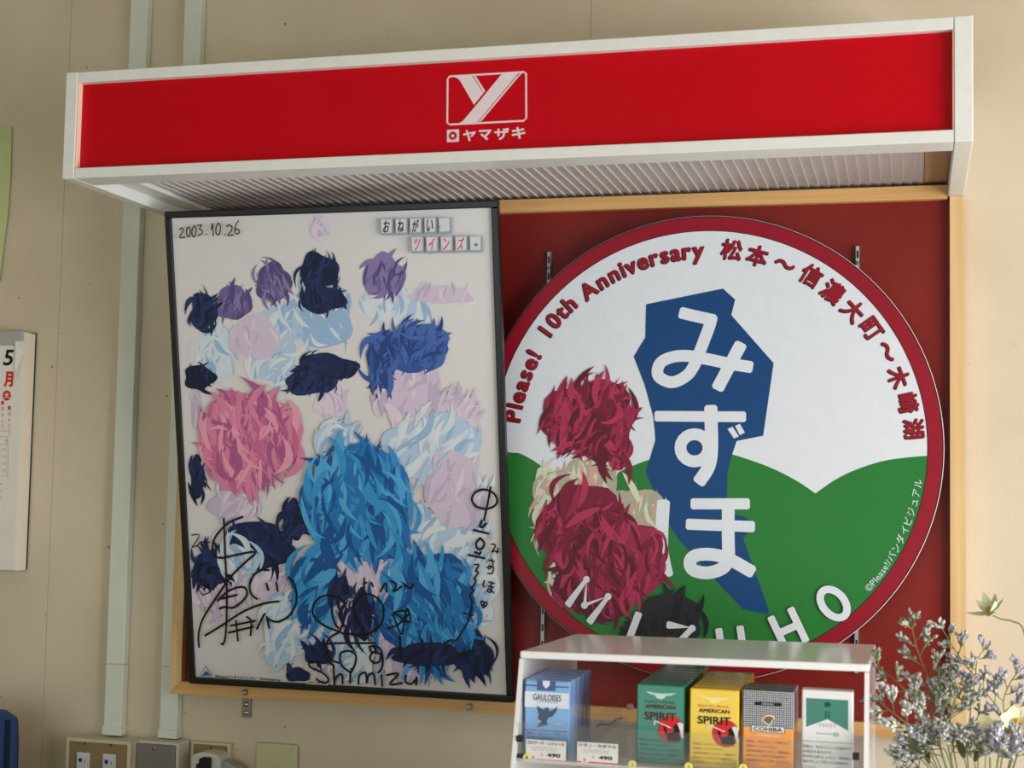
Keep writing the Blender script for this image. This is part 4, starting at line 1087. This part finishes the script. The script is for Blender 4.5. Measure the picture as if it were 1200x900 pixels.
# ================================================================== dried flowers in a vase
VX, VY = .075, Y(1.74)
M_vase = mat('vase_glaze', (180, 184, 178), .25, .5, .04, 20)
va = thing('vase', 'small glazed vase below the photo edge holding the dried flowers', 'vase', (VX, VY, CT))
MB().lathe([(.030, 0), (.042, .02), (.046, .07), (.036, .13), (.030, .16), (.034, .175), (.031, .175), (.027, .16), (.027, .1)], (VX, VY, CT), (0, 0, 1), 32).build('body', M_vase, va, True)
M_stem = mat('dry_stem', (112, 124, 78), .6, .3, .1, 60)
FL = [mat('floret_grey', (172, 174, 168), .7, .2, .1, 200), mat('floret_lilac', (158, 156, 178), .7, .2, .1, 200), mat('floret_white', (214, 216, 208), .7, .2, .05, 200), mat('calyx_green', (118, 128, 96), .7, .2, .1, 200)]
def floret(V, Fc, Mi, p, d, L, mi):
    d = d.normalized(); a = d.orthogonal().normalized(); b_ = d.cross(a); k = len(V)
    prof = ((0, .16), (.45, .28), (.8, .46), (1.0, .24))
    for t, r in prof:
        for q in range(5):
            an = 2*math.pi*q/5
            V.append(p+d*L*t+(a*math.cos(an)+b_*math.sin(an))*L*r*.5)
    V.append(p+d*L*1.12)
    for j in range(3):
        for q in range(5):
            Fc.append((k+j*5+q, k+j*5+(q+1) % 5, k+(j+1)*5+(q+1) % 5, k+(j+1)*5+q)); Mi.append(3 if j == 0 else mi)
    for q in range(5): Fc.append((k+15+q, k+15+(q+1) % 5, k+20)); Mi.append(mi)
def sprig(pts, seed, label, d0, branches, tone, blen=.03, leafy=0):
    rnd = random.Random(seed)
    w3 = []
    for i, (x, y) in enumerate(pts): w3.append(at(x, y, d0+.012*math.sin(i*1.3+seed)))
    w3.append(Vector((VX+(w3[-1].x-VX)*.4, VY+(w3[-1].y-VY)*.4, CT+.165)))
    w3.append(Vector((VX+rnd.uniform(-.008, .008), VY+rnd.uniform(-.008, .008), CT+.06)))
    cur = smooth(w3[::-1], 6)
    t = thing('dried_flower_stem', label, 'flower', cur[0], 'dried statice stems in the vase')
    mb = MB(); mb.tube(cur, .0011, 5, .0005)
    V = []; Fc = []; Mi = []
    # arc positions over the upper part
    lens = [0]
    for a, b_ in zip(cur, cur[1:]): lens.append(lens[-1]+(b_-a).length)
    tot = lens[-1]; vis = (at(pts[0][0], pts[0][1], d0)-at(pts[-1][0], pts[-1][1], d0)).length
    side = 1
    def spray(p, d, L, n):
        for i in range(n):
            s_ = i/n
            dd = (d+Vector((rnd.gauss(0, .42), rnd.gauss(0, .42), rnd.gauss(.15, .38)))).normalized()
            q = p+d*L*s_
            mi = tone[rnd.randrange(len(tone))]
            floret(V, Fc, Mi, q, dd, rnd.uniform(.0052, .0092), mi)
    for i in range(branches):
        u = (i+.5)/branches; s_ = tot-vis*(1-u)*.80
        j = max(k_ for k_ in range(len(lens)) if lens[k_] <= s_+1e-9); j = min(j, len(cur)-2)
        p = cur[j]; tan = (cur[j+1]-cur[j]).normalized()
        sd = Vector((tan.z, 0, -tan.x))*side; side = -side
        d = (tan*.75+sd*rnd.uniform(.55, 1.0)+Vector((0, rnd.uniform(-.35, .35), 0))).normalized()
        L = blen*(1.25-u*.75)*rnd.uniform(.75, 1.2)
        end = p+d*L
        mb.tube([p, p+d*L*.5+Vector((0, 0, -.001)), end], .0006, 4, .0004)
        spray(p+d*L*.35, d, L*.7, int(5+L*290))
        for q in range(2):
            d2 = (d+Vector((rnd.uniform(-.7, .7), rnd.uniform(-.4, .4), rnd.uniform(-.2, .8)))).normalized()
            p2 = p+d*L*rnd.uniform(.3, .7); mb.tube([p2, p2+d2*L*.5], .0005, 4)
            spray(p2+d2*L*.1, d2, L*.42, int(3+L*120))
    spray(cur[-1]-(cur[-1]-cur[-4])*.9, (cur[-1]-cur[-4]).normalized(), (cur[-1]-cur[-4]).length, 9)
    mb.build('stem', M_stem, t)
    me = bpy.data.meshes.new('florets'); me.from_pydata(V, [], Fc)
    o = link('florets', me, FL, t); me.polygons.foreach_set('material_index', Mi); o['kind'] = 'stuff'
    return t
SPR = [
 ([(1066, 720), (1074, 758), (1086, 790), (1098, 815), (1108, 845), (1112, 880)], 'tallest grey statice sprig in front of the maroon board', 1.735, 11, (0, 0, 3), .030),
 ([(1101, 731), (1113, 752), (1128, 775), (1144, 795), (1158, 815), (1172, 835), (1176, 870)], 'lilac statice sprig crossing the timber frame stile', 1.75, 10, (0, 1, 2), .026),
 ([(1024, 780), (1040, 790), (1058, 806), (1078, 828), (1096, 855), (1104, 885)], 'statice sprig reaching left towards the rack corner', 1.73, 7, (0, 3, 0), .026),
 ([(1026, 818), (1042, 832), (1060, 846), (1076, 862), (1092, 885)], 'whitish statice sprig touching the side of the rack', 1.70, 8, (2, 2, 0), .028),
 ([(1158, 757), (1146, 772), (1142, 800), (1138, 826), (1136, 860), (1134, 890)], 'lilac statice sprig standing against the bare wall', 1.76, 8, (1, 0, 1), .024),
 ([(1196, 784), (1184, 800), (1176, 822), (1178, 850), (1170, 890)], 'lilac statice sprig at the right photo edge', 1.745, 8, (1, 1, 2), .026),
 ([(1130, 790), (1122, 812), (1114, 838), (1116, 870)], 'short grey statice sprig beside the frame corner', 1.72, 8, (0, 1, 3), .028),
 ([(1090, 800), (1090, 825), (1096, 850), (1104, 882)], 'dense grey statice sprig in front of the maroon corner', 1.755, 9, (0, 0, 3, 1), .028),
 ([(1060, 880), (1078, 878), (1094, 884), (1108, 896)], 'low whitish statice sprig under the board frame', 1.69, 8, (2, 0, 1), .026),
 ([(1092, 862), (1102, 876), (1112, 890)], 'bushy lilac statice sprig above the vase', 1.70, 9, (1, 0, 2), .026),
 ([(1140, 868), (1136, 882), (1134, 895)], 'bushy pale statice sprig right of the vase', 1.70, 9, (1, 2, 0), .026),
 ([(1178, 870), (1172, 884), (1168, 898)], 'dense lilac statice sprig at lower right corner', 1.69, 10, (1, 1, 2), .028),
 ([(1078, 858), (1088, 874), (1100, 894)], 'dense grey statice sprig directly under the maroon board corner', 1.71, 10, (0, 2, 1), .026),
 ([(1118, 862), (1117, 878), (1116, 896)], 'upright pale statice sprig in the middle of the bunch', 1.69, 10, (0, 2, 1), .028),
 ([(1052, 893), (1072, 890), (1094, 897)], 'lowest whitish statice sprig bending left', 1.70, 9, (2, 0, 0), .024),
 ([(1152, 866), (1150, 882), (1146, 898)], 'pale statice sprig in front of the yellow blossom', 1.68, 10, (1, 2, 0), .026),
 ([(1196, 866), (1190, 882), (1184, 898)], 'lilac statice sprig in the lower right corner behind others', 1.72, 9, (1, 0), .028)]
for i, (pts, lab, d0, nb_, tone, bl_) in enumerate(SPR): sprig(pts, 31+i, lab, d0, nb_, tone, bl_)
# pale yellow blossoms
M_pet = mat('petal_cream_yellow', (230, 228, 182), .5, .3, .08, 120); M_petg = mat('petal_green_white', (206, 216, 178), .5, .3, .08, 120)
M_ctr = mat('blossom_centre', (204, 158, 56), .6, .2, .1, 100); M_leaf = mat('dry_leaf', (74, 74, 50), .7, .2, .2, 80)
def petal_mesh(L, w, curl):
    V = []; Fc = []; n = 6
    for i in range(n+1):
        t = i/n; ww = w*math.sin(math.pi*min(.97, .12+.86*t))**.8; z = curl*t*t
        V += [(L*t, -ww/2, z+.10*ww), (L*t, 0, z), (L*t, ww/2, z+.10*ww)]
    for i in range(n):
        k_ = 3*i; Fc += [(k_, k_+1, k_+4, k_+3), (k_+1, k_+2, k_+5, k_+4)]
    me = bpy.data.meshes.new('petal'); me.from_pydata(V, [], Fc)
    for p in me.polygons: p.use_smooth = True
    return me
def blossom(x, y, d0, face, L, w, curl, m, label, npt, seed, stem):
    rnd = random.Random(seed); c = at(x, y, d0)
    pts = [c-Vector(face).normalized()*.004]+[at(a, b_, d0+.005) for a, b_ in stem]
    pts.append(Vector((VX+.01, VY+rnd.uniform(-.01, .01), CT+.165))); pts.append(Vector((VX+rnd.uniform(-.01, .01), VY, CT+.06)))
    t = thing('blossom_stem', label, 'flower', pts[-1], 'pale yellow blossoms in the vase')
    MB().tube(smooth(pts[::-1], 6), .0012, 6, .0008).build('stem', M_stem, t)
    me = petal_mesh(L, w, curl); me.materials.append(m)
    z = Vector(face).normalized(); xa = z.orthogonal().normalized(); ya = z.cross(xa)
    for i in range(npt):
        an = 2*math.pi*i/npt+rnd.uniform(-.15, .15); s_ = rnd.uniform(.85, 1.12); til = rnd.uniform(-.25, .25)
        r = xa*math.cos(an)+ya*math.sin(an); rz_ = (r+z*til).normalized(); ny = z.cross(rz_).normalized(); nz = rz_.cross(ny)
        Mx = Matrix((rz_*s_, ny*s_, nz*s_)).transposed().to_4x4(); Mx.translation = c
        o = link('petal', me, None, t); o.matrix_basis = Mx
    MB().lathe([(.0008, -.002), (.0028, .001), (.0034, .004), (.0016, .007)], c, z, 10).build('centre', M_ctr, t, True)
    return t
blossom(1160, 717, 1.76, (-.35, -.35, .85), .021, .0105, .013, M_petg, 'pale green star blossom on a thin stem against the bare wall', 8, 1, [(1175, 726), (1186, 728), (1200, 740), (1204, 800), (1196, 870)])
blossom(1160, 858, 1.75, (-.25, -.9, .1), .021, .017, .008, M_pet, 'pale yellow blossom seen from the front between lilac sprigs', 6, 2, [(1160, 880)])
blossom(1191, 846, 1.76, (.1, -.85, .4), .020, .017, .008, M_pet, 'pale yellow blossom at the right photo edge', 6, 3, [(1186, 880)])
# dry dark leaves low in the bunch
def leaf(x, y, d0, ang, L, seed, label):
    me = petal_mesh(L, L*.28, L*.25); c = at(x, y, d0)
    t = thing('dry_leaf', label, 'leaf', c, 'dark dry leaves in the bunch')
    o = link('blade', me, M_leaf, t)
    d = Vector((math.cos(ang), -.25, math.sin(ang))).normalized(); n = Vector((0, -1, .2)).normalized(); yv = n.cross(d).normalized(); nz = d.cross(yv)
    Mx = Matrix((d, yv, nz)).transposed().to_4x4(); Mx.translation = c
    o.matrix_parent_inverse = Matrix.Translation(-c); o.matrix_basis = Mx
    e = Vector((VX, VY, CT+.168))
    MB().tube([c, (c+e)/2+Vector((0, 0, .002)), e], .0007, 5).build('stalk', M_stem, t)
for i, (x, y, an, L) in enumerate(((1078, 882, 2.2, .026), (1070, 892, 2.9, .024), (1088, 895, 1.7, .024), (1130, 888, 1.9, .03), (1142, 892, 1.2, .028), (1155, 884, .7, .026), (1062, 868, 1.6, .016))):
    leaf(x, y, 1.70+.01*(i % 3), an, L, i, ('dark dry leaf pointing up left under the whitish statice sprig', 'dark dry leaf lying leftmost at the bottom of the bunch', 'dark dry leaf standing upright just above the vase',
        'largest dark dry leaf left of the yellow blossom', 'dark dry leaf leaning right below the yellow blossom', 'dark dry leaf pointing right towards the right photo edge', 'smallest dark dry leaf, alone above the whitish sprig')[i])
